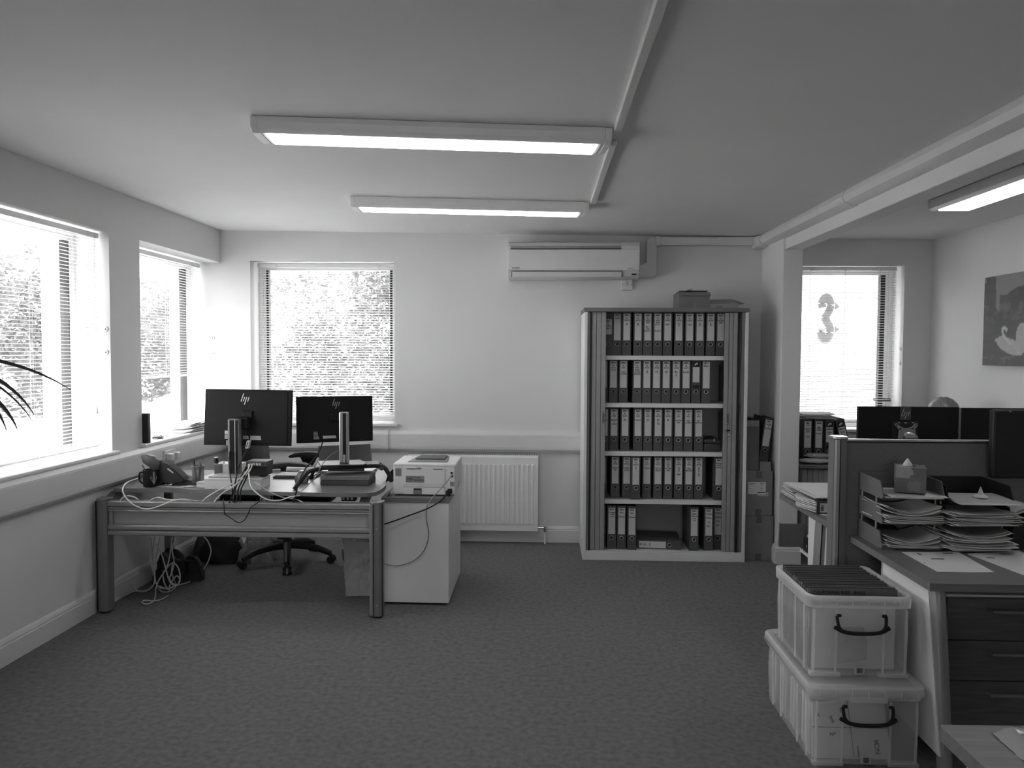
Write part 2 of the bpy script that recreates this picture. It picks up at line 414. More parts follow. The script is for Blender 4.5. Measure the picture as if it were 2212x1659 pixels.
# ------------------------------------------------------------------ windows
def window(name, label, axis, u0, u1, z0, z1, plane, mull, sillface, gw=.008):
    """AXIS 'x': the pane lies in a plane x = plane (left wall); 'y': in y = plane"""
    t = thing(name, label, 'window', ((plane, (u0 + u1) / 2, z0) if axis == 'x' else ((u0 + u1) / 2, plane, z0)), 0, kind='structure')
    def bx(mb, a0, a1, b0, b1, d0, d1, bev=.004):
        return mb.box(plane + d0, plane + d1, a0, a1, b0, b1, bev) if axis == 'x' else mb.box(a0, a1, plane + d0, plane + d1, b0, b1, bev)
    fw = .030
    def add(nm, mb, mt='upvc'): part(nm, mb, mt, t, kind='structure')
    add('frame_jamb', bx(MB(), u0, u0 + fw, z0, z1, -.035, .035)); add('frame_jamb', bx(MB(), u1 - fw, u1, z0, z1, -.035, .035))
    add('frame_head', bx(MB(), u0 + fw, u1 - fw, z1 - fw, z1, -.035, .035)); add('frame_bottom', bx(MB(), u0 + fw, u1 - fw, z0, z0 + fw, -.035, .035))
    cuts = [u0 + fw] + [x for x in mull] + [u1 - fw]
    for x in mull: add('mullion', bx(MB(), x - .03, x + .03, z0 + fw, z1 - fw, -.035, .035))
    for i, (a, b_) in enumerate(zip(cuts, cuts[1:])):
        a = a + (.03 if i else 0); b_ = b_ - (.03 if i < len(cuts) - 2 else 0)
        s = MB(); sw = .026
        bx(s, a, a + sw, z0 + fw, z1 - fw, -.02, .028); bx(s, b_ - sw, b_, z0 + fw, z1 - fw, -.02, .028)
        bx(s, a + sw, b_ - sw, z0 + fw, z0 + fw + sw, -.02, .028); bx(s, a + sw, b_ - sw, z1 - fw - sw, z1 - fw, -.02, .028)
        add('sash', s)
        g = MB()
        bx(g, a + sw, a + sw + gw, z0 + fw + sw, z1 - fw - sw, -.022, .03, 0); bx(g, b_ - sw - gw, b_ - sw, z0 + fw + sw, z1 - fw - sw, -.022, .03, 0)
        add('gasket', g, 'black')
        add('pane', bx(MB(), a + sw, b_ - sw, z0 + fw + sw, z1 - fw - sw, -.003, .003, 0), 'glass')
    return t
w1 = window('window_1', 'large window in the left wall nearest the viewpoint', 'x', W1a, W1b, SILL, HEAD, -2.755, (3.35,), None)
part('window_sill', MB().box(-2.72, LW + .035, W1a - .03, W1b + .03, SILL - .002, SILL + .02, .006), 'gloss', w1, kind='structure')
w2 = window('window_2', 'window in the left wall reaching into the far corner', 'x', W2a, BW, SILL, HEAD, -2.80, (), None)
part('window_sill', MB().box(-2.765, LW + .035, W2a - .03, BW, SILL - .002, SILL + .022, .006), 'gloss', w2, kind='structure')
w3 = window('window_3', 'window in the end wall above the dark monitors', 'y', W3a, W3b, W3z0, W3z1, 6.17, (), None, .018)
part('window_sill', MB().box(W3a - .07, W3b + .03, BW - .04, 6.135, W3z0 - .022, W3z0 + .002, .006), 'gloss', w3, kind='structure')
hd = MB().tube([(-1.30, 6.13, .985), (-1.26, 6.09, .985), (-1.20, 6.09, .982), (-1.18, 6.10, .94)], .009, 8)
part('window_handle', hd, 'upvc', w3, smooth=True, kind='structure')
w4 = window('window_4', 'tall window in the far bay, blown out by daylight', 'y', W4a, W4b, W4z0, W4z1, 6.17, (), None, .034)
part('window_sill', MB().box(W4a - .03, W4b + .03, BW - .03, 6.135, W4z0 - .022, W4z0 + .002, .006), 'gloss', w4, kind='structure')
part('window_handle', MB().tube([(2.60, 6.13, 1.12), (2.60, 6.08, 1.12), (2.68, 6.075, 1.12), (2.70, 6.08, 1.12)], .012, 8), 'black', w4, smooth=True, kind='structure')

window('added_rear_window', 'unseen window added behind the viewpoint for frontal light', 'y', -1.25, .65, .9, 2.1, NEAR - .15, (-.3,), None)  # out of view, added to brighten surfaces that face the camera
# ------------------------------------------------------------------ venetian blinds
def blind(label, loc, rz, W, ztop, zbot, tilt, ladders, wand=None, pitch=.0195):
    t = thing('venetian_blind', label, 'blind', loc, rz, group='white venetian blinds at the windows')
    h = ztop - zbot
    L = lambda nm, mb, mt, **k: part(nm, mb, mt, t, local=True, **k)
    L('head_rail', MB().box(0, W, -.013, .013, h - .028, h, .002), 'slat')
    L('bottom_rail', MB().box(0, W, -.012, .012, 0, .012, .003), 'slat')
    n = int((h - .028 - .014) / pitch)
    c, s = math.cos(tilt), math.sin(tilt)
    prof = []
    for y, z in ((-.0125, 0), (0, .0022), (.0125, 0), (.0125, -.0005), (0, .0017), (-.0125, -.0005)):
        prof.append((y * c - z * s, y * s + z * c))
    first = None
    for i in range(n):
        z = .012 + pitch * (i + .6)
        if first is None:
            first = L('slat', MB().prism(prof, 'x', .003, W - .003), 'slat'); first.location = (0, 0, z)
        else:
            o = first.copy(); COL.objects.link(o); o.location = (0, random.uniform(-.0006, .0006), z)
            o.rotation_euler = (random.uniform(-.03, .03), 0, 0)
    for x in ladders:
        m_ = MB()
        for yy in (-.0135, .0135): m_.tube([(x, yy, .006), (x, yy, h - .02)], .0009, 4, 1)
        m_.tube([(x + .004, 0, .006), (x + .004, 0, h - .02)], .0008, 4, 1)
        L('ladder_cord', m_, 'cord')
        L('cord_plug', MB().box(x - .006, x + .006, -.016, -.013, h - .03, h - .008), 'slat')
    if wand is not None:
        L('pull_cord', MB().tube([(wand, -.02, h - .02), (wand + .002, -.021, h * .5), (wand, -.02, .24)], .0014, 5, 3), 'cord')
        L('cord_toggle', MB().cyl((wand, -.02, .19), (wand, -.02, .24), .007, .003, 10), 'slat')
    return t
blind('wide venetian blind on the left window nearest the viewpoint', (-2.58, 2.64, 0.918), math.pi / 2, 4.378 - 2.64, 2.15, .918, math.radians(3), (.2, .66, 1.16, 1.63), 1.68)
blind('venetian blind drawn partly up on the corner window of the left wall', (-2.685, 4.80, 1.285), math.pi / 2, 5.925 - 4.80, 2.15, 1.285, math.radians(3), (.15, .62, 1.0), None)
blind('venetian blind on the end wall window behind the dark monitors', (-2.255, 6.045, .945), 0, 1.095, 2.165, .945, math.radians(16), (.145, .545, .96), 1.05)
blind('venetian blind on the bright window in the far bay', (1.93, 6.02, .945), 0, .765, 2.14, .945, math.radians(10), (.12, .38, .64), .72)

# foil number balloon stuck to the far window pane
b3 = thing('number_balloon', 'pale foil number 3 hanging behind the blind of the far window', 'balloon', (2.205, 6.11, 1.545))
p3 = [(-.030, 0, .290), (-.032, 0, .335), (0, 0, .374), (.030, 0, .338), (.030, 0, .285), (.006, 0, .232), (-.006, 0, .207), (.008, 0, .182), (.032, 0, .130), (.030, 0, .075), (0, 0, .036), (-.032, 0, .072), (-.034, 0, .120)]
tb = MB().tube([(x, y / .5, z) for x, y, z in p3], .031, 10, 6); tb.xf(Matrix.Diagonal((1, .75, 1, 1)))
part('balloon_body', tb, 'foil', b3, smooth=True, local=True)
for z in (.30, .12):
    part('balloon_tab', MB().prism([(.07, z - .03), (.105, z), (.07, z + .03)], 'y', -.002, .002), 'foil', b3, local=True)
part('tape', MB().box(-.012, .012, .024, .056, .35, .38), 'white', b3, local=True)

# ------------------------------------------------------------------ outside
GZ = -.72
def out(name, mb, mt, label, cat, **k):
    return single(name, mb, mt, label, cat, **k)
struct('ground', MB().box(-45, 45, -30, 45, GZ - .3, GZ), 'tar', 'pale tarmac outside the windows', 'ground')
def tree(x, y, h, r, n, label, leaf=.075):
    t = thing('tree', label, 'tree', (x, y, GZ), group='trees outside the windows')
    part('trunk', MB().cyl((0, 0, 0), (0, 0, h * .5), .12, .07), 'bark', t, local=True)
    bm = bmesh.new()
    rnd = random.Random(int(x * 31 + y * 17))
    blobs = [(Vector((rnd.uniform(-.5, .5) * r, rnd.uniform(-.5, .5) * r, h * rnd.uniform(.22, .84))), r * rnd.uniform(.35, .62)) for _ in range(12)]
    for _ in range(n):
        c_, rr = rnd.choice(blobs)
        d = Vector((rnd.gauss(0, 1), rnd.gauss(0, 1), rnd.gauss(0, 1))).normalized() * rr * rnd.uniform(.7, 1.05)
        p = c_ + d; p.z = max(p.z, .15)
        a = Vector((rnd.gauss(0, 1), rnd.gauss(0, 1), rnd.gauss(0, .6))).normalized()
        b_ = a.cross(Vector((rnd.gauss(0, 1), rnd.gauss(0, 1), rnd.gauss(0, 1)))).normalized()
        s = leaf * rnd.uniform(.6, 1.4)
        vs = [bm.verts.new(p + a * s), bm.verts.new(p + b_ * s * .5), bm.verts.new(p - a * s), bm.verts.new(p - b_ * s * .5)]
        bm.faces.new(vs)
    mb = MB(); mb.b.free(); mb.b = bm
    part('foliage', mb, 'tree', t, kind='stuff', local=True)
for i, (x, y, h, r, q) in enumerate(((-9.0, 8.9, 4.4, 1.3, 'tallest'), (-9.6, 11.3, 4.0, 1.3, 'second'), (-9.0, 13.6, 4.2, 1.35, 'third'), (-9.7, 16.0, 4.1, 1.35, 'fourth'), (-9.1, 18.5, 4.3, 1.4, 'fifth'), (-9.7, 21.0, 4.2, 1.4, 'sixth'))):
    tree(x, y, h, r, 5200, 'leafy hedge tree outside the left windows, %s along the row' % q)
tree(-3.9, 14.2, 3.6, 1.5, 9000, 'leafy tree outside the end window, left of the pair', .05)
tree(-2.5, 12.4, 4.2, 1.25, 9000, 'taller leafy tree outside the end window, right of the pair', .05)
def car(x, y, rz, label):
    t = thing('car', label, 'car', (x, y, GZ), rz, group='parked cars outside the left windows')
    L = lambda nm, mb, mt, **k: part(nm, mb, mt, t, local=True, **k)
    L('body', MB().prism([(-2.0, .3), (-2.05, .62), (-1.2, .82), (1.5, .85), (2.0, .7), (2.05, .32)], 'y', -.82, .82, .06), 'carw', smooth=True)
    L('roof', MB().prism([(-1.2, .80), (-.55, 1.32), (.75, 1.38), (1.6, .83)], 'y', -.68, .68, .06), 'carw', smooth=True)
    for s in (-1, 1):
        L('side_window', MB().prism([(-.95, .86), (-.48, 1.25), (.1, 1.28), (.1, .86)], 'y', s * .675, s * .69), 'carg')
        L('side_window', MB().prism([(.16, .86), (.16, 1.28), (.72, 1.3), (1.3, .86)], 'y', s * .675, s * .69), 'carg')
        for wx in (-1.3, 1.3): L('wheel', MB().cyl((wx, s * .62, .32), (wx, s * .84, .32), .32, seg=20), 'black', smooth=True)
    return t
car(-5.9, 12.8, 1.9, 'white car parked outside, seen under the raised corner blind')
car(-6.0, 8.3, 1.75, 'white car parked outside the near left window')
ob = thing('outbuilding', 'sunlit white rendered building outside the far bay window', 'building', (2.2, 8.7, GZ))
part('outer_wall', MB().box(.6, 3.72, 8.7, 12, GZ, 3.3), 'render', ob)
part('flat_roof', MB().box(.5, 3.82, 8.6, 12.1, 3.3, 3.42), 'tar', ob)
lw_ = thing('garden_wall', 'low white wall outside the end window', 'wall', (-2.8, 9.6, GZ))
part('wall_block', MB().box(-5.2, -.6, 9.6, 9.8, GZ, .35), 'render', lw_)
part('coping', MB().box(-5.25, -.55, 9.56, 9.84, .35, .42), 'tar', lw_)
# ================================================================== ceiling and wall fixtures
def light(label, p, ang, L, W, tilt, z_top):
    """surface batten: white body with curved flanks and a glowing diffuser below; p is the near left corner"""
    t = thing('ceiling_light', label, 'light', (p[0], p[1], z_top), ang, group='ceiling strip lights')
    t.matrix_basis = Matrix.Translation((p[0], p[1], z_top)) @ Matrix.Rotation(ang, 4, 'Z') @ Matrix.Rotation(tilt, 4, 'Y')
    t.rotation_euler = (0, tilt, ang)
    t.matrix_basis = Matrix.LocRotScale(Vector((p[0], p[1], z_top)), t.rotation_euler.to_quaternion(), None)
    P = lambda nm, mb, mt, **k: part(nm, mb, mt, t, local=True, **k)
    h = .058
    prof = [(0, 0), (0, -.02), (.006, -.045), (.03, -h), (W - .03, -h), (W - .006, -.045), (W, -.02), (W, 0)]
    P('body', MB().prism(prof, 'x', .028, L - .028), 'metalw')
    for a, b_ in ((0, .028), (L - .028, L)):
        P('end_cap', MB().prism([(u, v * 1.02) for u, v in prof], 'x', a, b_, .004), 'metalw')
    P('diffuser', MB().prism([(.034, -h + .004), (.034, -h - .004), (.042, -h - .006), (W - .042, -h - .006), (W - .034, -h - .004), (W - .034, -h + .004)], 'x', .055, L - .055), 'lamp')
    for x in (.036, L - .038): P('seam', MB().box(x, x + .002, .03, W - .03, -h - .001, -h + .002), 'dark')
    return t
a1 = math.atan2(.125, 1.423)
light('long strip light nearest the viewpoint, across the middle of the ceiling', (-1.146, 2.992), a1, 1.425, .218, .0146, 2.394)
light('second strip light, further in beyond the nearest one', (-1.144, 4.545), math.atan2(.095, 1.418), 1.42, .205, .0146, 2.394)
light('unseen added strip light above the viewpoint, nearer than the picture shows', (-1.146, 1.40), a1, 1.425, .218, .0146, 2.394)  # out of frame, continues the row; added to light the front faces
light('unseen strip light added behind the viewpoint', (-1.146, -.35), a1, 1.425, .218, .0146, 2.394)  # unseen extra batten, added for more light from the rear
light('strip light in the far bay beyond the beam, running lengthwise', (2.42, 3.0), math.pi / 2, 1.5, .24, 0, 2.345)
# surface conduit between the lights
cd = thing('ceiling_conduit', 'thin white cable conduit joining the strip lights along the ceiling', 'conduit', (.30, 2, ceil_z(.3)))
def con(y0, y1): return MB().box(.277, .308, y0, y1, ceil_z(.3) - .022, ceil_z(.3) + .001, .003)
part('conduit_length', con(-2.0, 3.10), 'trunk', cd); part('conduit_length', con(3.30, 4.60), 'trunk', cd)

# wall split air conditioner
ac = thing('air_conditioner', 'white wall mounted air conditioner high on the end wall', 'air conditioner', (.22, 5.95, 2.03))
x0, x1, zb = -.262, .712, 2.028
prof = [(5.95, 2.045), (5.95, 2.300), (5.785, 2.300), (5.752, 2.290), (5.735, 2.262), (5.738, 2.10), (5.748, 2.085), (5.765, 2.045), (5.80, zb), (5.93, zb)]
part('casing', MB().prism(prof, 'x', x0, x1, .004), 'white', ac)
part('front_panel', MB().prism([(5.736, 2.082), (5.730, 2.088), (5.727, 2.235), (5.736, 2.240)], 'x', x0 + .003, x1 - .003, .002), 'white', ac)
part('intake_slot', MB().box(x0 + .02, .575, 5.728, 5.74, 2.242, 2.262), 'alu', ac)
part('intake_shadow_gap', MB().box(x0 + .02, .575, 5.727, 5.74, 2.239, 2.244), 'dark', ac)
part('outlet_flap', MB().prism([(5.741, 2.076), (5.735, 2.070), (5.752, 2.036), (5.758, 2.040)], 'x', x0 + .034, .578, .002), 'white', ac)
for xx in (x0 + .028, .581): part('flap_gap', MB().prism([(5.740, 2.078), (5.736, 2.076), (5.754, 2.034), (5.758, 2.036)], 'x', xx, xx + .004), 'dark', ac)
part('flap_gap', MB().box(x0 + .03, .582, 5.7385, 5.742, 2.0765, 2.0795), 'dark', ac)
part('display', MB().box(.655, .69, 5.744, 5.76, 2.05, 2.062, .002), 'dark', ac)
lettering('DAIKIN', .017, face_y(x0 + .06, 5.7262, 2.094), 'inkg', ac, .0004)
lettering('INVERTER', .009, face_y(.64, 5.7262, 2.094), 'inkg', ac, .0002)
# its pipe cover
dt = thing('pipe_cover', 'white plastic pipe cover from the air conditioner along wall and beam', 'pipe cover', (1.2, 5.93, 2.3))
part('pipe_elbow', MB().prism([(.715, 2.05), (.835, 2.045), (.86, 2.07), (.86, 2.345), (.81, 2.352), (.78, 2.33), (.78, 2.16), (.715, 2.13)], 'y', 5.885, 5.95, .008), 'trunk', dt)
part('cover_length', MB().box(.87, 1.60, 5.885, 5.95, 2.288, 2.352, .012), 'trunk', dt)
part('cover_collar', MB().box(.845, .885, 5.88, 5.95, 2.284, 2.356, .008), 'trunk', dt)
part('corner_piece', MB().box(1.575, 1.676, 5.80, 5.95, 2.262, 2.352, .022), 'trunk', dt)
def duct(y0, y1, g=0):
    pr = [(1.677, 2.272 - g), (1.640, 2.272 - g), (1.606 - g, 2.288), (1.594 - g, 2.315), (1.606 - g, 2.345), (1.62, 2.3565), (1.677, 2.3565)]
    return MB().prism(pr, 'y', y0, y1)
part('cover_length', duct(4.30, 5.84), 'trunk', dt, smooth=True); part('cover_length', duct(NEAR + .01, 4.22), 'trunk', dt, smooth=True)
part('joint_collar', duct(4.21, 4.31, .005), 'trunk', dt, smooth=True)
part('joint_collar', duct(5.78, 5.86, .005), 'trunk', dt, smooth=True)
# fused spur below the unit
sp = thing('fused_spur', 'small white electrical switch plate under the air conditioner', 'switch', (.64, 5.95, 1.955))
part('plate', MB().box(.597, .683, 5.925, 5.95, 1.955, 2.036, .004), 'white', sp)
part('fuse_carrier', MB().box(.630, .648, 5.921, 5.926, 1.985, 2.015, .002), 'offw', sp)
part('neon', MB().box(.658, .668, 5.921, 5.926, 1.968, 1.976, .002), 'white', sp)
for xx in (.604, .676): part('screw', MB().cyl((xx, 5.922, 1.996), (xx, 5.926, 1.996), .0035, seg=8), 'alud', sp)

# radiator
rd = thing('radiator', 'white panel radiator below the trunking on the end wall', 'radiator', (-.52, 5.85, .09))
rx0, rx1, rz0, rz1 = -1.03, -.028, .105, .675
f = MB(); f.box(rx0, rx1, 5.842, 5.852, rz0, rz1, .003)
part('front_panel', f, 'metalw', rd)
n = 26; pitch = (rx1 - rx0 - .05) / n
fl = MB()
for i in range(n):
    xa = rx0 + .025 + pitch * (i + .5)
    fl.prism([(xa - .0125, 5.843), (xa - .007, 5.832), (xa + .007, 5.832), (xa + .0125, 5.843)], 'z', rz0 + .055, rz1 - .055, .003)
part('fluting', fl, 'metalw', rd)
part('top_grille', MB().box(rx0, rx1, 5.852, 5.925, rz1 - .012, rz1 + .012, .003), 'metalw', rd)
sl = MB()
for i in range(56):
    xa = rx0 + .012 + i * (rx1 - rx0 - .024) / 55
    sl.box(xa - .005, xa + .003, 5.862, 5.915, rz1 + .0125, rz1 + .0138)
part('grille_slots', sl, 'alud', rd, kind='stuff')
part('rear_panel', MB().box(rx0, rx1, 5.905, 5.915, rz0, rz1 - .012, .003), 'metalw', rd)
part('side_cover', MB().box(rx1 - .004, rx1 + .001, 5.848, 5.92, rz0 + .01, rz1 + .01, .002), 'metalw', rd)
part('wall_bracket', MB().box(-.85, -.80, 5.915, 5.95, .2, .6), 'metalw', rd); part('wall_bracket', MB().box(-.25, -.20, 5.915, 5.95, .2, .6), 'metalw', rd)
v = MB().cyl((rx1, 5.88, .125), (.028, 5.88, .125), .009); v.cyl((.028, 5.88, .095), (.028, 5.88, .135), .013, seg=12)
part('valve', v, 'chrome', rd, smooth=True)
part('valve_cap', MB().lathe([(.010, .138), (.014, .142), (.014, .160), (.011, .178), (0, .18)], (.028, 5.88, 0), 14), 'white', rd, smooth=True)
part('pipe_tail', MB().cyl((.028, 5.88, 0), (.028, 5.88, .1), .0075), 'metalw', rd, smooth=True)

# sockets in the left trunking
sk = thing('wall_socket', 'white double socket with plugs in the left trunking behind the phone', 'socket', (-2.468, 4.95, .73))
part('face_plate', MB().box(-2.4705, -2.460, 4.90, 5.06, .735, .82, .003), 'white', sk)
for yy in (4.94, 5.02): part('plug', MB().box(-2.460, -2.42, yy - .024, yy + .024, .755, .80, .006), 'white', sk)
# fixing caps in the window reveals
def stud(x, y, z, ax, label):
    d = {'y': (0, -.006, 0), 'x': (-.006, 0, 0)}[ax]
    mb = MB().cyl((x, y, z), (x + d[0], y + d[1], z), .016, .013, 14)
    t = single('filled_screw_cap', mb, 'trunk', label, 'screw cap', base=(x, y, z))
    part('screw_hole', MB().cyl((x, y, z), (x + d[0] * 1.2, y + d[1] * 1.2, z), .004, seg=8), 'dark', t)
stud(-2.545, W1b, 1.60, 'y', 'upper screw cap in the reveal beside the wide blind')
stud(-2.545, W1b, 1.465, 'y', 'lower screw cap in the reveal beside the wide blind')
stud(-2.585, BW, 1.575, 'y', 'upper screw cap on the wall in the far left corner')
stud(-2.58, BW, 1.455, 'y', 'lower screw cap on the wall in the far left corner')

stud(W4b, 5.985, 1.515, 'x', 'upper screw cap in the right reveal of the far bay window')
stud(W4b, 5.985, 1.405, 'x', 'lower screw cap in the right reveal of the far bay window')
# ------------------------------------------------------------------ swan canvas on the right wall
cv = thing('canvas_print', 'grey landscape canvas with a white swan on the right wall', 'painting', (RW, 4.5, 1.40))
cy0, cy1, cz0, cz1 = 4.05, 5.195, 1.405, 1.98
part('canvas', MB().box(RW - .03, RW, cy0, cy1, cz0, cz1, .003), 'alu', cv)
bm = bmesh.new(); NU, NV = 150, 84
def hsh(i, j, s=0): return (math.sin(i * 12.9898 + j * 78.233 + s * 37.7) * 43758.5453) % 1.0
def vn(x, y, s=0):
    i, j = math.floor(x), math.floor(y); u, v_ = x - i, y - j
    u = u * u * (3 - 2 * u); v_ = v_ * v_ * (3 - 2 * v_)
    return (hsh(i, j, s) * (1 - u) + hsh(i + 1, j, s) * u) * (1 - v_) + (hsh(i, j + 1, s) * (1 - u) + hsh(i + 1, j + 1, s) * u) * v_
def fb(x, y, s=0): return .5 * vn(x, y, s) + .3 * vn(2.1 * x, 2.1 * y, s + 1) + .2 * vn(4.3 * x, 4.3 * y, s + 2)
def seg_d(px, py, pts):
    best = 9
    for (ax, ay), (bx_, by) in zip(pts, pts[1:]):
        dx, dy = bx_ - ax, by - ay; t = max(0, min(1, ((px - ax) * dx + (py - ay) * dy) / (dx * dx + dy * dy)))
        best = min(best, math.hypot(px - ax - t * dx, py - ay - t * dy))
    return best
def paint(u, v_):
    """u from the far edge (left in view) to the near edge, v up; sizes in picture heights"""
    x = u * 2.0; sky = .235
    ridge = .74 + .16 * fb(x * 3 + 3, 0, 5) + (.12 if .03 < x < .22 else 0) - (.2 if .235 < x < .30 else 0) + .1 * vn(x * 9, 1, 3)
    if v_ > ridge: col = sky
    elif v_ > .46 + .06 * fb(x * 4, 2, 8): col = .085 + .10 * max(0, fb(x * 7, v_ * 9, 11) - .38) * (1.6 if v_ < .68 else .6)
    else: col = .088 + .03 * fb(x * 3, v_ * 22, 14)
    body = ((x - .50) / .25) ** 2 + ((v_ - .215 + .25 * (x - .5)) / .085) ** 2 + .5 * (fb(x * 14, v_ * 14, 21) - .5)
    if body < 1: col = .50 - .16 * fb(x * 12, v_ * 12, 23)
    nk = seg_d(x, v_, [(.52, .24), (.44, .29), (.385, .345), (.365, .40), (.40, .42), (.435, .405), (.445, .385)])
    if nk < .017: col = .52
    elif ((x - .72) / .10) ** 2 + ((v_ - .30) / .16) ** 2 < .8 + .5 * fb(x * 15, v_ * 15, 4): col = .46 - .12 * fb(x * 12, v_ * 12, 2)
    if v_ < .13 and fb(x * 6, v_ * 40, 31) > .66: col = .17
    return col
la = bm.verts.layers.float_color.new('print')
vs = [[bm.verts.new((RW - .0308, cy1 - .003 - (cy1 - cy0 - .006) * i / NU, cz0 + .003 + (cz1 - cz0 - .006) * j / NV)) for j in range(NV + 1)] for i in range(NU + 1)]
for i in range(NU):
    for j in range(NV): bm.faces.new((vs[i][j], vs[i + 1][j], vs[i + 1][j + 1], vs[i][j + 1]))
for i in range(NU + 1):
    for j in range(NV + 1): vs[i][j][la] = g3(paint(i / NU, j / NV))
mb = MB(); mb.b.free(); mb.b = bm
pm = bpy.data.materials.new('canvas_picture'); pm.use_nodes = True
an = pm.node_tree.nodes.new('ShaderNodeVertexColor'); an.layer_name = 'print'
pm.node_tree.links.new(an.outputs[0], pm.node_tree.nodes['Principled BSDF'].inputs['Base Color'])
pm.node_tree.nodes['Principled BSDF'].inputs['Roughness'].default_value = .7
part('picture', mb, pm, cv)
# ================================================================== the desk on the left
DZ = .69
dk = thing('office_desk', 'wavy grey desk on a metal panel frame under the left windows', 'desk', (-1.68, 4.2, 0))
def smooth_poly(pts, n=6):
    q = []; N = len(pts)
    for i in range(N):
        a, b_, c_, d = [Vector(pts[(i + k - 1) % N]) for k in range(4)]
        for k in range(n):
            t = k / n
            q.append(tuple(.5 * ((2 * b_) + (-a + c_) * t + (2 * a - 5 * b_ + 4 * c_ - d) * t * t + (-a + 3 * b_ - 3 * c_ + d) * t ** 3)))
    return q
edge = [(-2.468, 4.36), (-2.45, 4.285), (-2.40, 4.268), (-2.126, 4.276), (-1.893, 4.250), (-1.669, 4.234), (-1.396, 4.220), (-1.203, 4.206), (-1.02, 4.206), (-.945, 4.235), (-.918, 4.32), (-.92, 4.48), (-.955, 4.66), (-.965, 4.85), (-.985, 5.03), (-1.30, 5.05), (-1.9, 4.98), (-2.40, 4.96), (-2.46, 4.93), (-2.466, 4.7), (-2.468, 4.5)]
top = smooth_poly(edge, 4)
part('worktop', MB().prism(top, 'z', DZ - .003, DZ), 'wood', dk)
part('worktop_edge', MB().prism(top, 'z', DZ - .022, DZ - .003), 'beech', dk)
def post(xa, xb, label=None, light=False):
    o = part('post', MB().prism([(xa, 4.20), (xa + .006, 4.172), (xa + .022, 4.164), (xb - .022, 4.164), (xb - .006, 4.172), (xb, 4.20), (xb - .004, 4.232), (xa + .004, 4.232)], 'z', .012, .640), 'alud', dk, smooth=True)
    part('post_cap', MB().prism([(xa - .002, 4.20), (xa + .005, 4.170), (xa + .022, 4.161), (xb - .022, 4.161), (xb - .005, 4.170), (xb + .002, 4.20), (xb, 4.236), (xa, 4.236)], 'z', .640, .649, .002), 'alu', o)
    part('levelling_foot', MB().cyl(((xa + xb) / 2, 4.198, 0), ((xa + xb) / 2, 4.198, .014), .026), 'black', o)
    return o
pl_ = post(-2.492, -2.421)
pr_ = post(-.944, -.874)
part('post_strip', MB().box(-.946, -.926, 4.160, 4.20, .015, .636, .004), 'alu', pr_)
part('post_groove', MB().box(-.9262, -.9225, 4.161, 4.17, .015, .636), 'black', pr_)
part('post_groove', MB().box(-.8775, -.8745, 4.165, 4.18, .015, .636), 'black', pr_)
part('post_groove', MB().box(-2.4885, -2.4855, 4.164, 4.18, .015, .636), 'black', pl_)
for zz in (.50, .075): part('screw_cap', MB().cyl((-.905, 4.161, zz), (-.905, 4.166, zz), .005, seg=10), 'alul', pr_)
xa, xb = -2.421, -.946
rail = [(4.178, .590), (4.172, .594), (4.172, .601), (4.182, .603), (4.182, .606), (4.168, .609), (4.168, .630), (4.176, .636), (4.222, .636), (4.222, .578), (4.182, .578), (4.172, .581)]
part('top_rail', MB().prism(rail, 'x', xa, xb), 'alu', dk)
rail2 = [(4.176, .442), (4.168, .447), (4.168, .462), (4.172, .465), (4.172, .470), (4.185, .472), (4.185, .476), (4.170, .478), (4.170, .494), (4.178, .502), (4.222, .502), (4.222, .442)]
part('bottom_rail', MB().prism(rail2, 'x', xa, xb), 'alu', dk)
part('stile', MB().box(xa, xa + .022, 4.180, 4.218, .50, .58, .003), 'alu', dk); part('stile', MB().box(xb - .018, xb, 4.180, 4.218, .50, .58, .003), 'alu', dk)
part('infill_panel', MB().box(xa + .02, xb - .016, 4.196, 4.202, .498, .582), 'infill', dk)
for xx in (-2.456, -1.00):
    part('support_arm', MB().prism([(4.222, .58), (4.222, .634), (4.30, .667), (4.90, .667), (4.90, .652), (4.40, .648)], 'x', xx - .02, xx + .02, .004), 'alud', dk)
part('back_leg', MB().box(-2.45, -2.40, 4.86, 4.90, 0, .655, .006), 'alud', dk)
part('cable_tray', MB().prism([(4.30, .60), (4.30, .615), (4.31, .605), (4.44, .605), (4.45, .655), (4.455, .655), (4.447, .598)], 'x', -1.9, -1.235), 'black', dk)

# ---- white carton with monitor stand, and smaller cartons
def carton(name, label, x0, x1, y0, y1, z0, z1, mt, cat='box', **k):
    t = thing(name, label, cat, ((x0 + x1) / 2, (y0 + y1) / 2, z0), **k)
    part('tray', MB().box(x0 + .001, x1 - .001, y0 + .001, y1 - .001, z0, z1 - .010, .002), mt, t)
    part('lid', MB().box(x0, x1, y0, y1, z1 - .0095, z1, .002), mt, t)
    return t
carton('white_carton', 'flat white carton under the taller monitor stand', -1.918, -1.592, 4.273, 4.432, DZ, .752, 'white')
carton('white_carton', 'small white carton against the left end of the flat white carton', -1.985, -1.921, 4.32, 4.38, DZ, .722, 'white')
carton('white_carton', 'white carton standing behind the taller monitor stand', -1.955, -1.80, 4.50, 4.60, DZ, .802, 'white')

LOGO = None
def hp_logo(par, mtx, h, mt='alul'):
    """four slanted strokes and two short bars: the maker's mark as it shows on the shell"""
    mb = MB(); s = h; k = .30
    def bar(x, y0, y1, w_=.05):
        mb.prism([((x + k * y0 - w_) * s, y0 * s), ((x + k * y0 + w_) * s, y0 * s), ((x + k * y1 + w_) * s, y1 * s), ((x + k * y1 - w_) * s, y1 * s)], 'z', 0, .0012)
    bar(-.40, -.30, .62); bar(-.15, -.30, .22); bar(.10, -.64, .22); bar(.36, -.30, .22)
    mb.xf(mtx)
    part('maker_logo', mb, mt, par)

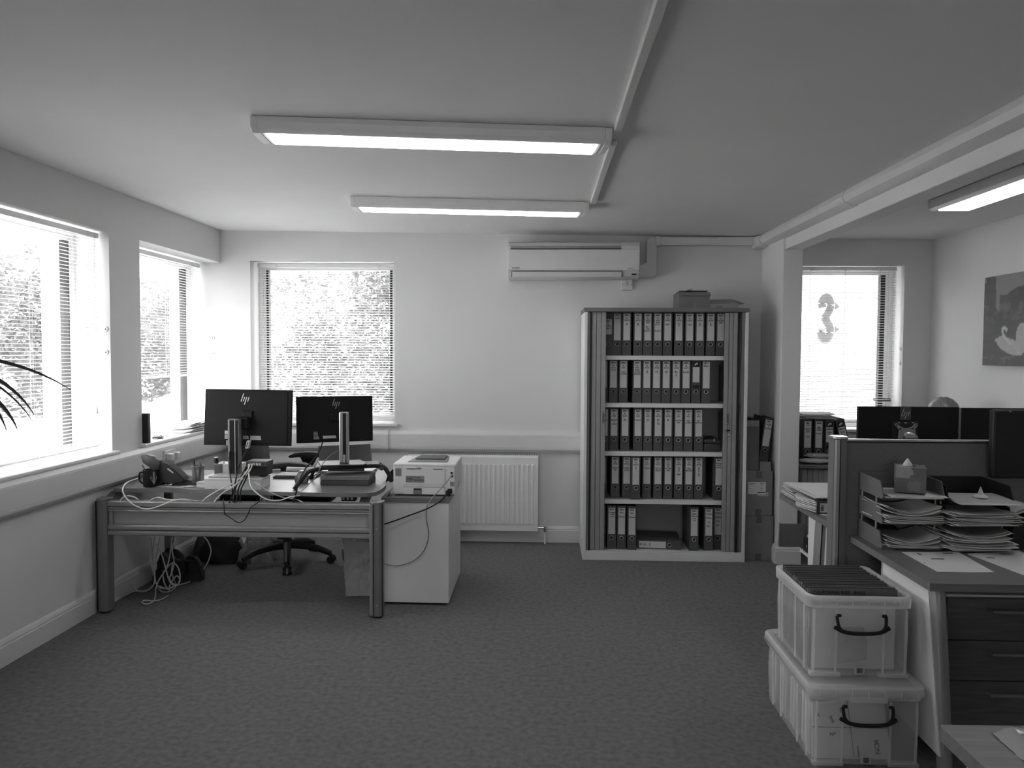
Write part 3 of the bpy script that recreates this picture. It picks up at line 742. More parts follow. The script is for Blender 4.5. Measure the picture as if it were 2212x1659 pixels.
def monitor(label, BL, BR, TL, base_z, pole_c, pole_w, pole_top, base_y, stand='alu', logo_h=.05, logo_at=(.47, .83), plates=(), split_x=None):
    """back of a flat screen from three corners of its rear face; local frame: x right, y up, z towards the viewer"""
    BL, BR, TL = Vector(BL), Vector(BR), Vector(TL)
    X = (BR - BL); W = X.length; X.normalize()
    U = (TL - BL); U -= X * U.dot(X); H = U.length; U.normalize(); N = X.cross(U)
    F = Matrix((X, U, N)).transposed().to_4x4(); F.translation = BL
    t = thing('monitor', label, 'monitor', (pole_c[0], base_y, base_z))
    P = lambda nm, mb, mt, **k: part(nm, mb.xf(F), mt, t, **k)
    P('rear_shell', MB().prism([(0, 0), (W, 0), (W, H), (0, H)], 'z', -.016, -.004, .003), 'screen')
    P('rear_bulge', MB().prism([(W * .04, H * .03), (W * .96, H * .03), (W * .955, H * .97), (W * .045, H * .97)], 'z', -.005, 0, .002), 'screen')
    P('bezel', MB().prism([(0, 0), (W, 0), (W, H), (0, H)], 'z', -.026, -.015, .003), 'black')
    P('screen_glass', MB().prism([(.012, .018), (W - .012, .018), (W - .012, H - .012), (.012, H - .012)], 'z', -.0268, -.0255), 'black')
    P('mount_block', MB().prism([(W * .44, H * .46), (W * .56, H * .46), (W * .56, H * .62), (W * .44, H * .62)], 'z', -.001, .012, .004), 'screen')
    for (u0, u1, v0, v1, mt) in plates:
        P('port_label', MB().prism([(u0 * W, v0 * H), (u1 * W, v0 * H), (u1 * W - .004, v1 * H), (u0 * W, v1 * H)], 'z', .0002, .0022), mt)
    hp_logo(t, F @ Matrix.Translation((W * logo_at[0], H * logo_at[1], .0004)), logo_h)
    return t, F, W, H
# taller monitor
tA, F, W, H = monitor('black monitor seen from behind on the flat white carton, taller stand', spot(439, 961, 'y', 4.46), spot(627, 964, 'y', 4.455), spot(433, 840, 'y', 4.49), .752, (-1.79, 4.40), .066, 1.085, 4.36,
    logo_h=.052, logo_at=(.47, .83), plates=((.245, .31, .20, .26, 'offw'), (.245, .325, .115, .19, 'alu'), (.455, .525, .115, .175, 'alul'), (.54, .665, .10, .175, 'offw')))
pA = part('stand_pole', MB().box(-1.822, -1.758, 4.385, 4.425, .758, 1.082, .004), 'alud', tA)
part('pole_inset', MB().box(-1.811, -1.785, 4.382, 4.39, .765, 1.074), 'screen', pA)
part('pole_strip', MB().box(-1.784, -1.779, 4.3815, 4.39, .762, 1.078), 'alul', pA)
part('pole_inset', MB().box(-1.777, -1.766, 4.382, 4.39, .765, 1.074), 'screen', pA)
part('pole_edge', MB().box(-1.8225, -1.8125, 4.3825, 4.39, .762, 1.079), 'alu', pA)
part('pole_arm', MB().box(-1.80, -1.72, 4.42, 4.462, 1.02, 1.09, .006), 'screen', tA)
part('stand_base', MB().prism([(-1.905, 4.30), (-1.70, 4.29), (-1.625, 4.34), (-1.63, 4.425), (-1.905, 4.425)], 'z', .7525, .760, .002), 'alu', tA)
# lower monitor, turned
BL, BR = spot(641, 958, 'y', 4.52), spot(806, 952, 'y', 4.70)
TL = spot(649, 857, 'y', 4.545)
tB, F, W, H = monitor('black monitor seen from behind on the dark riser, nearer the printer', BL, BR, TL, .80, (-1.16, 4.53), .06, 1.11, 4.52,
    logo_h=.047, logo_at=(.515, .84), plates=((.215, .275, .14, .24, 'alud'), (.215, .29, .075, .135, 'alu'), (.335, .51, .085, .145, 'offw')))
pB = part('stand_pole', MB().box(-1.204, -1.148, 4.50, 4.535, .812, 1.118, .008), 'alul', tB)
part('pole_slot', MB().box(-1.180, -1.160, 4.4985, 4.503, .815, 1.112), 'screen', pB)
part('cable_clip', MB().box(-1.178, -1.162, 4.496, 4.502, .815, .865, .003), 'alul', pB)
part('pole_arm', MB().box(-1.20, -1.15, 4.53, 4.60, 1.03, 1.09, .006), 'screen', tB)
part('stand_base', MB().prism([(-1.36, 4.60), (-1.29, 4.42), (-1.05, 4.47), (-1.04, 4.52), (-1.12, 4.68)], 'z', .8055, .812, .002), 'dark', tB)
# riser
rs = thing('monitor_riser', 'black folding riser carrying the lower monitor', 'monitor riser', (-1.16, 4.48, DZ))
rot = math.atan2(.233, .488)
part('platform', MB().prism([(-1.32, 4.40), (-.965, 4.545), (-1.00, 4.68), (-1.36, 4.60)], 'z', .782, .805, .005), 'black', rs)
part('leg', MB().tube([(-1.402, 4.28, .694), (-1.375, 4.31, .735), (-1.34, 4.36, .785), (-1.29, 4.41, .793)], .012, 6, 5), 'black', rs, smooth=True)
part('leg', MB().tube([(-.895, 4.535, .700), (-.912, 4.535, .745), (-.945, 4.54, .787), (-1.0, 4.545, .793)], .013, 6, 5), 'black', rs, smooth=True)
part('leg', MB().tube([(-1.42, 4.66, .694), (-1.40, 4.64, .74), (-1.36, 4.60, .788)], .011, 6, 5), 'black', rs, smooth=True)
part('leg', MB().tube([(-.95, 4.75, .700), (-.965, 4.72, .745), (-1.0, 4.67, .787)], .011, 6, 5), 'black', rs, smooth=True)
kb = MB().cyl((-.955, 4.525, .782), (-.955, 4.55, .782), .014)
part('hinge_knob', kb, 'dark', rs, smooth=True)
bxr = thing('document_case', 'grey flat case lying under the dark riser', 'case', (-1.17, 4.52, DZ), rot * .25)
part('lower_shell', MB().box(-1.30, -1.01, 4.44, 4.62, DZ, .72, .004), 'dark', bxr); part('upper_shell', MB().box(-1.30, -1.01, 4.44, 4.62, .721, .748, .004), 'alud', bxr)
# laptop, open, seen from behind its lid
lp = thing('laptop', 'open silver laptop behind the lower monitor stand', 'laptop', (-1.2, 4.88, DZ))
a_, b_ = spot(691, 1000, 'y', 4.86), spot(805, 1000, 'y', 4.90)
part('lid', MB().hull([(a_.x, a_.y, .725), (b_.x, b_.y, .725), (a_.x + .005, a_.y - .05, .877), (b_.x - .005, b_.y - .05, .888), (a_.x, a_.y + .008, .725), (b_.x, b_.y + .008, .725), (a_.x + .005, a_.y - .042, .877), (b_.x - .005, b_.y - .042, .888)]), 'alu', lp)
part('base', MB().hull([(a_.x, a_.y, DZ), (b_.x, b_.y, DZ), (a_.x, a_.y + .15, DZ), (b_.x, b_.y + .13, DZ), (a_.x, a_.y, DZ + .018), (b_.x, b_.y, DZ + .018), (a_.x, a_.y + .15, DZ + .018), (b_.x, b_.y + .13, DZ + .018)]), 'alu', lp)
part('hinge', MB().box(a_.x + .05, b_.x - .05, 4.868, 4.885, DZ + .018, .735), 'dark', lp)

# ---- network boxes stacked on the carton
nb = thing('network_switch', 'black network switch on top of the stacked boxes beside the taller stand', 'network switch', (-1.63, 4.38, .80))
part('housing', MB().box(-1.700, -1.577, 4.335, 4.44, .812, .843, .003), 'dark', nb)
for i in range(6):
    part('port', MB().box(-1.690 + i * .0165, -1.678 + i * .0165, 4.3335, 4.337, .820, .833), 'offw' if i in (2, 3, 4) else 'black', nb)
carton('power_supply_box', 'black square box under the network switch', -1.708, -1.580, 4.338, 4.44, .7601, .811, 'black', 'box')

# ---- phone
ph = thing('desk_phone', 'black desk telephone tilted on its stand with the handset raised', 'telephone', (-2.16, 4.42, DZ))
YP = 4.40
def pp(px, py, y=YP): v_ = spot(px, py, 'y', y); return (v_.x, v_.z)
part('phone_body', MB().prism([pp(338, 1012), pp(352, 994), pp(370, 1001), pp(385, 1012), pp(403, 1030), pp(405, 1038), pp(388, 1041), pp(368, 1044), pp(355, 1037)], 'y', YP - .045, YP + .03, .006), 'blackm', ph)
part('handset', MB().prism([pp(312, 982), pp(317, 979), pp(342, 984), pp(345, 990), pp(356, 992), pp(352, 1012), pp(340, 1016), pp(330, 1006), pp(318, 998)], 'y', YP - .050, YP - .012, .006), 'dark', ph, smooth=True)
part('stand', MB().prism([pp(338, 1020), pp(360, 1030), pp(352, 1044), pp(341, 1051), pp(336, 1040)], 'y', YP - .03, YP + .06, .003), 'dark', ph)
part('display', MB().prism([pp(369, 1010, YP), pp(372, 1009, YP), pp(383, 1018, YP), pp(382, 1020, YP)], 'y', YP - .049, YP - .044), 'offw', ph)
part('foot', MB().hull([(-2.16, 4.37, DZ), (-2.02, 4.37, DZ), (-2.16, 4.5, DZ), (-2.02, 4.5, DZ), (-2.12, 4.38, .735), (-2.04, 4.38, .72), (-2.12, 4.49, .735), (-2.04, 4.49, .72)]), 'blackm', ph)
# ---- mug
mg = thing('mug', 'black mug with a pale diamond patch and a spoon, left end of the desk', 'mug', (-2.262, 4.34, DZ))
L = lambda nm, mb, mt, o=mg, **k: part(nm, mb, mt, o, local=True, **k)
L('cup', MB().lathe([(.0, .0), (.036, 0), (.0405, .006), (.0415, .098), (.0395, .100), (.0375, .097), (.036, .012), (0, .010)], seg=28), 'black', smooth=True)
L('handle', MB().tube([(-.040, 0, .082), (-.062, 0, .078), (-.068, 0, .050), (-.058, 0, .024), (-.039, 0, .018)], .0055, 8, 6), 'black', smooth=True)
dm = MB()
bm = bmesh.new()
q = []
for (a, z) in ((-66, .055), (-38, .095), (-10, .055), (-38, .014)):
    r_ = .0425; q.append(bm.verts.new((r_ * math.cos(math.radians(a)), r_ * math.sin(math.radians(a)), z)))
q2 = [bm.verts.new(Vector((v_.co.x * .985, v_.co.y * .985, v_.co.z))) for v_ in q]
bm.faces.new(q); bm.faces.new(q2[::-1])
for i in range(4): bm.faces.new((q[i], q2[i], q2[(i + 1) % 4], q[(i + 1) % 4]))
dm.b.free(); dm.b = bm
L('printed_patch', dm, 'alu')
L('spoon', MB().tube([(-.01, 0, .02), (-.03, 0, .09), (-.05, .005, .122)], .0035, 6, 4), 'dark', smooth=True)
# ---- pen pots
def pen_pot(label, x, y, r, h, pens):
    t = thing('pen_pot', label, 'pen pot', (x, y, DZ), group='mesh pen pots on the left desk')
    part('cup', MB().lathe([(r * .9, 0), (r, .004), (r * 1.04, h), (r * 1.0, h), (r * .96, .006), (0, .004)], seg=24), 'mesh', t, smooth=True, local=True)
    part('rim', MB().ring((0, 0, h), r * 1.03, .002, 'z', 24), 'alu', t, local=True)
    for i, (dx, dy, z, mt, lab) in enumerate(pens):
        o = single('pen', MB().cyl((x + dx * .3, y + dy * .3, DZ + .01), (x + dx, y + dy, DZ + z), .0045, seg=8), mt, lab, 'pen', group='pens in the pots on the left desk', base=(x, y, DZ + .01))
    return t
pen_pot('mesh pen pot nearest the phone, holding dark pens', -2.000, 4.38, .032, .118, ((-.028, .01, .148, 'black', 'black pen leaning left in the pot beside the phone'), (-.018, -.02, .155, 'dark', 'dark grey pen upright in the pot beside the phone'), (.012, 0, .152, 'alu', 'silver pen in the pot beside the phone'), (.024, -.015, .126, 'black', 'short black marker leaning right in the pot beside the phone')))
pen_pot('mesh pen pot further from the phone, holding a glue stick', -1.93, 4.52, .030, .112, ((.026, .0, .126, 'offw', 'pale pen leaning right beside the glue stick'),))
gs = thing('glue_stick', 'white capped glue stick standing in the further pen pot', 'glue stick', (-1.95, 4.515, DZ + .008))
part('tube', MB().cyl((0, 0, 0), (0, 0, .105), .0115), 'dark', gs, local=True, smooth=True); part('cap', MB().cyl((0, 0, .103), (0, 0, .137), .0125), 'black', gs, local=True, smooth=True)
part('cap_top', MB().cyl((0, 0, .137), (0, 0, .143), .0115), 'white', gs, local=True)
# ---- papers lying on the desk
def paper(label, pts, z, mt='paper', th=.0012, name='paper_sheet', group='papers on the left desk', curl=0.0):
    a, b_, c_, d = [Vector((*p, z)) for p in pts]
    def f(u, v_):
        p = (a * (1 - u) + b_ * u) * (1 - v_) + (d * (1 - u) + c_ * u) * v_
        p.z += curl * (4 * (u - .5) ** 2 * abs(v_ - .5) * 2); return p
    return single(name, MB().sheet(f, 6, 6, th), mt, label, 'paper', group=group)
paper('printed sheet lying under the black desk phone', [(-2.24, 4.33), (-2.06, 4.30), (-2.0, 4.50), (-2.18, 4.55)], DZ + .0005, 'offw')
paper('white sheet lying behind the two pen pots', [(-2.12, 4.62), (-1.98, 4.58), (-1.90, 4.80), (-2.10, 4.85)], DZ + .0005)
paper('folded letter beside the pen pot nearest the phone', [(-2.075, 4.33), (-2.03, 4.305), (-1.99, 4.36), (-2.04, 4.41)], DZ + .0025, 'paper')
nbk = thing('notebook', 'dark notebook lying between pen pots and white carton', 'notebook', (-1.93, 4.66, DZ))
part('cover', MB().box(-2.02, -1.86, 4.62, 4.78, DZ, DZ + .004, .001), 'dark', nbk); part('pages', MB().box(-2.018, -1.864, 4.622, 4.778, DZ + .004, DZ + .022), 'paperd', nbk); part('cover', MB().box(-2.02, -1.86, 4.62, 4.78, DZ + .022, DZ + .026, .001), 'dark', nbk)
# keyboard and glasses-like clutter between the two screens
kbd = thing('keyboard', 'grey keyboard lying between the two monitors', 'keyboard', (-1.50, 4.72, DZ))
part('case', MB().box(-1.66, -1.40, 4.66, 4.80, DZ, DZ + .014, .004), 'dark', kbd)
for r_ in range(4):
    part('key_row', MB().box(-1.65, -1.41, 4.668 + r_ * .032, 4.692 + r_ * .032, DZ + .014, DZ + .020, .003), 'alud', kbd)
tu = thing('paper_roll', 'pale roll of paper lying on the desk below the chair arms', 'paper roll', (-1.52, 4.90, DZ))
part('roll', MB().cyl((-1.65, 4.90, DZ + .019), (-1.42, 4.88, DZ + .019), .018, seg=20), 'offw', tu, smooth=True); part('core', MB().cyl((-1.42, 4.88, DZ + .019), (-1.416, 4.88, DZ + .019), .009), 'card', tu)
ds = thing('tape_dispenser', 'grey desk tape dispenser beside the leg of the riser', 'tape dispenser', (-1.44, 4.52, DZ))
part('body', MB().prism([(-1.47, DZ), (-1.40, DZ), (-1.395, DZ + .03), (-1.42, DZ + .075), (-1.445, DZ + .075), (-1.475, DZ + .03)], 'y', 4.50, 4.545, .006), 'alu', ds); part('tape_reel', MB().cyl((-1.435, 4.497, DZ + .045), (-1.435, 4.548, DZ + .045), .020), 'offw', ds)

# ---- drawer pedestal and printer
pd = thing('pedestal', 'white drawer pedestal with a dark top right of the left desk', 'pedestal', (-.73, 4.72, 0))
part('carcass', MB().box(-.923, -.537, 4.405, 5.045, .015, .602, .002), 'mel', pd)
part('top_board', MB().box(-.930, -.533, 4.398, 5.060, .602, .632, .002), 'beech', pd)
for i, (a, b_) in enumerate(((.03, .21), (.215, .395), (.40, .598))):
    dr = part('drawer', MB().box(-.918, -.542, 5.046, 5.062, a, b_, .002), 'beech', pd)
    part('handle', MB().tube([(-.80, 5.062, b_ - .05), (-.80, 5.085, b_ - .05), (-.66, 5.085, b_ - .05), (-.66, 5.062, b_ - .05)], .005, 6, 1), 'alu', dr)
for xx in (-.89, -.57):
    for yy in (4.45, 5.0): part('castor', MB().cyl((xx, yy, 0), (xx, yy, .016), .02), 'black', pd)
PZ = .632
pt = thing('printer', 'white laser printer on the pedestal, its rear towards the viewer', 'printer', (-.69, 4.65, PZ))
x0, x1, y0, y1 = -.872, -.505, 4.462, 4.82
zt = PZ + .188
part('body', MB().box(x0, x1, y0, y1, PZ + .006, zt - .012, .008), 'white', pt)
part('top_cover', MB().box(x0 - .002, x1 + .002, y0 - .002, y1 + .002, zt - .016, zt, .006), 'white', pt)
part('output_tray', MB().prism([(x0 + .075, y0 + .07), (x1 - .055, y0 + .07), (x1 - .075, y1 - .03), (x0 + .10, y1 - .03)], 'z', zt - .002, zt + .004, .001), 'alud', pt)
part('tray_cover', MB().prism([(x0 + .105, y0 + .16), (x1 - .08, y0 + .16), (x1 - .085, y1 - .04), (x0 + .115, y1 - .04)], 'z', zt + .003, zt + .010, .002), 'dark', pt)
rdoor = part('rear_door', MB().box(x0 + .062, x1 - .062, y0 - .004, y0 + .01, PZ + .067, zt - .018, .002), 'white', pt)
for xx in (x0 + .080, x1 - .13): part('grip_slot', MB().box(xx, xx + .055, y0 - .0046, y0, zt - .032, zt - .027), 'dark', rdoor)
part('release_tab', MB().box(-.735, -.705, y0 - .006, y0, zt - .032, zt - .020, .001), 'alu', rdoor)
rl = part('rating_label', MB().box(x0 + .075, x0 + .185, y0 - .0046, y0, PZ + .078, PZ + .118), 'alu', rdoor)
for k in range(4): part('label_print', MB().box(x0 + .079, x0 + .115 + .012 * (k % 2), y0 - .0050, y0 - .0044, PZ + .085 + k * .008, PZ + .088 + k * .008), 'ink', rl)
lettering('LaserJet', .009, face_y(x0 + .145, y0 - .0049, PZ + .105), 'ink', rl, .0003)
part('label_print', MB().box(x0 + .125, x0 + .18, y0 - .0050, y0 - .0044, PZ + .085, PZ + .098), 'inkg', rl)
part('duplex_tray', MB().box(x0 + .062, x1 - .062, y0 - .004, y0 + .01, PZ + .008, PZ + .050, .002), 'white', pt)
part('tray_gap', MB().box(x0 + .06, x1 - .06, y0 - .002, y0 + .01, PZ + .050, PZ + .052), 'dark', pt)
lt = part('tray_latch', MB().box(-.752, -.702, y0 - .006, y0 + .004, PZ + .010, PZ + .046, .002), 'alud', pt)
part('latch_grip', MB().box(-.748, -.706, y0 - .0075, y0 - .005, PZ + .036, PZ + .043), 'black', lt)
vn_ = MB()
for k in range(8): vn_.box(x0 + .014 + k * .0045, x0 + .016 + k * .0045, y0 - .0015, y0 + .002, PZ + .115, PZ + .160)
part('side_vent', vn_, 'dark', pt)
vn_ = MB()
for k in range(5): vn_.box(x1 - .030 + k * .005, x1 - .028 + k * .005, y0 - .0015, y0 + .002, PZ + .058, PZ + .085)
part('side_vent', vn_, 'dark', pt)
part('network_port', MB().box(x1 - .028, x1 - .016, y0 - .002, y0 + .004, PZ + .130, PZ + .142), 'black', pt)
part('usb_port', MB().box(x1 - .028, x1 - .013, y0 - .002, y0 + .004, PZ + .110, PZ + .124), 'dark', pt)
part('power_inlet', MB().box(x1 - .045, x1 - .019, y0 - .012, y0 + .004, PZ + .016, PZ + .044, .003), 'black', pt)
part('paper_drawer', MB().box(x0 + .02, x1 - .02, y1 - .002, y1 + .012, PZ + .01, PZ + .06, .004), 'white', pt)
part('side_grip', MB().prism([(y0 + .12, PZ + .03), (y0 + .19, PZ + .055), (y0 + .19, PZ + .062), (y0 + .12, PZ + .040)], 'x', x1 - .001, x1 + .003), 'alu', pt)
for xx in (x0 + .03, x1 - .03):
    for yy in (y0 + .04, y1 - .04): part('rubber_foot', MB().cyl((xx, yy, PZ), (xx, yy, PZ + .008), .012), 'black', pt)
# black folder leaning between riser and printer
fo = thing('folder', 'black folder propped between the riser and the printer', 'folder', (-.93, 4.62, DZ))
part('cover', MB().hull([(-.945, 4.60, DZ), (-.875, 4.62, DZ + .008), (-.945, 4.70, DZ), (-.875, 4.72, DZ + .008), (-.93, 4.60, DZ + .05), (-.874, 4.62, DZ + .10), (-.93, 4.70, DZ + .05), (-.874, 4.72, DZ + .10)]), 'black', fo)
part('paper_edge', MB().hull([(-.908, 4.42, .634), (-.884, 4.42, .668), (-.908, 4.52, .634), (-.884, 4.52, .668), (-.905, 4.42, .634), (-.881, 4.42, .668), (-.905, 4.52, .634), (-.881, 4.52, .668)]), 'offw', fo)

# ---- chair behind the desk
ch = thing('office_chair', 'black swivel office chair tucked behind the left desk', 'chair', (-1.775, 5.265, 0), math.radians(4))
L = lambda nm, mb, mt, o=ch, **k: part(nm, mb, mt, o, local=True, **k)
for k in range(5):
    a = math.radians(-76 + 72 * k); c_, s_ = math.cos(a), math.sin(a)
    lg = L('base_leg', MB().tube([(0, 0, .125), (c_ * .08, s_ * .08, .122), (c_ * .2, s_ * .2, .105), (c_ * .305, s_ * .305, .068)], .031, 8, 5, taper=lambda t: 1 - .35 * t), 'black', smooth=True)
    cm = MB().cyl((c_ * .305, s_ * .305, .045), (c_ * .305, s_ * .305, .075), .010)
    for q in (-1, 1): cm.cyl((c_ * .31 - s_ * q * .008, s_ * .31 + c_ * q * .008, .027), (c_ * .31 - s_ * q * .028, s_ * .31 + c_ * q * .028, .027), .027, seg=16)
    part('castor', cm, 'black', lg, smooth=True, local=True)
L('gas_column', MB().cyl((0, 0, .11), (0, 0, .26), .03).cyl((0, 0, .25), (0, 0, .42), .018), 'black', smooth=True)
L('mechanism', MB().box(-.12, .10, -.09, .09, .40, .44, .008), 'black')
L('seat', MB().prism([(-.23, -.20), (-.20, -.235), (.17, -.25), (.24, -.21), (.25, 0), (.24, .21), (.17, .25), (-.20, .235), (-.23, .20)], 'z', .44, .52, .025), 'fabd', smooth=True)
L('backrest', MB().prism([(-.14, .62), (.14, .62), (.20, .68), (.225, .85), (.215, 1.05), (.17, 1.14), (0, 1.165), (-.17, 1.14), (-.215, 1.05), (-.225, .85), (-.20, .68)], 'x', -.34, -.25, .02, mtx=Matrix.Translation((0, 0, .62)) @ Matrix.Rotation(math.radians(-6), 4, 'Y') @ Matrix.Translation((0, 0, -.62))), 'fabd', smooth=True)
L('back_support', MB().tube([(-.10, 0, .42), (-.24, 0, .43), (-.30, 0, .55), (-.29, 0, .80)], .022, 8, 6), 'black', smooth=True)
for q in (-1, 1):
    am = L('armrest', MB().tube([(0, q * .20, .43), (.0, q * .265, .46), (.0, q * .275, .60), (0, q * .27, .70)], .020, 8, 6), 'black', smooth=True)
    part('arm_pad', MB().prism([(-.135, .700), (-.145, .712), (-.10, .735), (0, .745), (.10, .735), (.145, .712), (.135, .700), (.06, .705), (0, .695), (-.06, .705)], 'y', q * .27 - .04, q * .27 + .04, .008), 'blackm', am, smooth=True, local=True)
    part('arm_gusset', MB().prism([(-.06, .70), (.06, .70), (.03, .64), (-.03, .64)], 'y', q * .27 - .012, q * .27 + .012, .004), 'black', am, local=True)
for o in ch.children:
    if o.name.split('.')[0] in ('seat', 'backrest', 'back_support', 'mechanism', 'armrest'): o.location.x += .09
pw = thing('power_block', 'small black power block hanging below the right end of the left desk', 'power block', (-1.10, 4.30, .625))
part('block', MB().box(-1.135, -1.055, 4.29, 4.34, .628, .667, .003), 'black', pw)
for k in range(3): part('socket', MB().box(-1.128 + k * .024, -1.116 + k * .024, 4.287, 4.292, .636, .660, .001), 'offw', pw)
# ================================================================== cables, floor things, plant, sill
def cable(label, pts, r, mt, group=None, name='cable', smooth=6, ends=()):
    """pts: (px, py, depth y) read off the photograph with the depth each bit hangs at, or world Vectors"""
    P = [spot(p[0], p[1], 'y', p[2]) if not isinstance(p, Vector) else p for p in pts]
    o = single(name, MB().tube(P, r, 6, smooth), mt, label, 'cable', group=group, smooth=True, base=P[0])
    for i, nm, s in ends:
        q = P[i]; part(nm, MB().box(q.x - s[0], q.x + s[0], q.y - s[1], q.y + s[1], q.z - s[2], q.z + s[2], .002), 'offw' if mt != 'black' else 'black', o)
    return o
G1 = 'cables around the left desk'
cable('white cable looping over the left end of the desk edge and the panel rail', [(300, 1033, 4.60), (275, 1042, 4.33), (265, 1056, 4.22), (270, 1072, 4.16), (285, 1088, 4.14), (306, 1098, 4.14), (325, 1099, 4.14), (350, 1091, 4.14), (375, 1081, 4.145), (400, 1079, 4.15), (430, 1083, 4.22)], .0042, 'white', G1)
cable('short white cable arching over the panel rail beside the left post', [(260, 1082, 4.19), (266, 1075, 4.18), (276, 1071, 4.18), (290, 1074, 4.18), (300, 1080, 4.19)], .004, 'white', G1)
cable('white cable resting along the panel rail below the mug', [(325, 1081, 4.19), (334, 1076, 4.18), (346, 1075, 4.18), (360, 1079, 4.18), (390, 1080, 4.18), (410, 1082, 4.19)], .0035, 'white', G1)
sw = (540, 1004, 4.332)
cable('upper white network cable from the switch, sweeping left over the white carton', [(540, 1003, 4.332), (535, 1015, 4.28), (523, 1030, 4.25), (500, 1045, 4.20), (470, 1060, 4.192), (446, 1075, 4.192), (436, 1085, 4.17)], .0038, 'white', G1, ends=((0, 'plug', (.006, .008, .005)),))
cable('lower white network cable from the switch, sweeping left over the white carton', [(545, 1003, 4.332), (540, 1016, 4.28), (525, 1033, 4.25), (505, 1050, 4.15), (485, 1062, 4.192), (470, 1075, 4.192), (462, 1085, 4.17)], .0038, 'white', G1, ends=((0, 'plug', (.006, .008, .005)),))
cable('thick white cable dropping from the switch and sagging right over the panel', [(537, 1003, 4.332), (538, 1030, 4.25), (543, 1052, 4.2), (556, 1066, 4.192), (572, 1077, 4.192), (590, 1081, 4.192), (608, 1080, 4.192), (625, 1074, 4.192), (648, 1070, 4.195)], .0040, 'white', G1)
cable('grey cable running right and down from the switch across the worktop', [(541, 1035, 4.26), (560, 1048, 4.2), (580, 1062, 4.192), (610, 1074, 4.192), (640, 1079, 4.192), (655, 1085, 4.17)], .003, 'alu', G1)
cable('black cable hanging from the left half of the taller monitor', [(497, 950, 4.45), (497, 968, 4.42), (495, 1000, 4.28), (498, 1030, 4.26), (502, 1060, 4.192), (500, 1076, 4.192), (495, 1086, 4.17)], .0038, 'black', G1)
wt2 = cable('black cable with a white tag hanging right of the taller monitor pole', [(538, 955, 4.44), (533, 970, 4.42), (524, 990, 4.34), (514, 1015, 4.27), (508, 1045, 4.2), (503, 1072, 4.192), (508, 1086, 4.17)], .0038, 'black', G1)
for i, (dx, q) in enumerate(((0, 'leftmost'), (7, 'middle'), (13, 'rightmost'))):
    cable('black cable of the bundle below the network switch, %s strand' % q, [(531 + dx, 1010, 4.33), (522 + dx, 1027, 4.26), (513 + dx, 1045, 4.24), (507 + dx, 1060, 4.192), (503 + dx * 1.2, 1085, 4.17)], .0042, 'black', G1)
cable('thin black cable hanging in a V in front of the panel', [(482, 1078, 4.16), (484, 1092, 4.14), (485, 1109, 4.14), (492, 1115, 4.14), (503, 1122, 4.14), (515, 1129, 4.14), (527, 1124, 4.14), (536, 1110, 4.14), (542, 1096, 4.14), (555, 1087, 4.14), (568, 1076, 4.16)], .0028, 'black', G1, smooth=4)
cable('black cable from the lower monitor down past the left leg of the riser', [(697, 955, 4.52), (691, 972, 4.48), (678, 992, 4.42), (660, 1012, 4.34), (650, 1030, 4.24), (643, 1052, 4.15), (638, 1070, 4.192), (634, 1085, 4.17)], .004, 'black', G1)
cable('grey wire from the laptop crossing in front of the lower stand base', [(733, 971, 4.52), (712, 985, 4.42), (695, 1005, 4.34), (683, 1028, 4.27), (668, 1045, 4.18), (645, 1066, 4.192), (628, 1078, 4.0)], .0022, 'alu', G1)
wt = cable('black cable with a white label tag on the taller monitor', [(494, 945, 4.45), (493, 960, 4.45), (492, 980, 4.42), (496, 1010, 4.27)], .003, 'black', G1)
part('cable_tag', MB().box(-1.855, -1.848, 4.437, 4.443, .922, .95), 'white', wt)
tg = wt2
q = spot(534, 960, 'y', 4.415)
part('tag_flag', MB().prism([(q.x - .013, q.z - .024), (q.x + .004, q.z - .024), (q.x + .014, q.z + .022), (q.x - .002, q.z + .022)], 'y', q.y - .001, q.y + .03), 'white', tg)
part('tag_print', MB().prism([(q.x - .006, q.z - .014), (q.x + .000, q.z - .014), (q.x + .008, q.z + .014), (q.x + .002, q.z + .014)], 'y', q.y - .0016, q.y - .0008), 'inkg', tg)
# coil on the cable tray under the worktop
co = MB()
for k in range(5): co.ring((-1.585 + .012 * k, 4.28, .635), .026, .004, 'x', 16)
single('cable_coil', co, 'offw', 'pale coil of cable hanging below the worktop edge', 'cable', group=G1, smooth=True)
# printer cables
cable('black power cable from the printer, drooping to the desk post', [(968, 1064, 4.45), (962, 1072, 4.40), (945, 1087, 4.39), (920, 1100, 4.385), (880, 1115, 4.38), (850, 1126, 4.375), (828, 1133, 4.37), (800, 1140, 4.36)], .0042, 'black', 'printer cables', ends=((0, 'power_plug', (.012, .014, .012)),))
cable('white data cable from the printer, looping down the pedestal side', [(974, 1027, 4.455), (966, 1040, 4.41), (950, 1058, 4.39), (932, 1078, 4.385), (922, 1095, 4.39), (921, 1120, 4.395), (926, 1150, 4.395), (922, 1175, 4.395), (910, 1197, 4.395), (890, 1213, 4.395), (860, 1222, 4.395), (838, 1220, 4.39), (818, 1214, 4.37)], .003, 'alu', 'printer cables', ends=((0, 'data_plug', (.006, .010, .005)),))
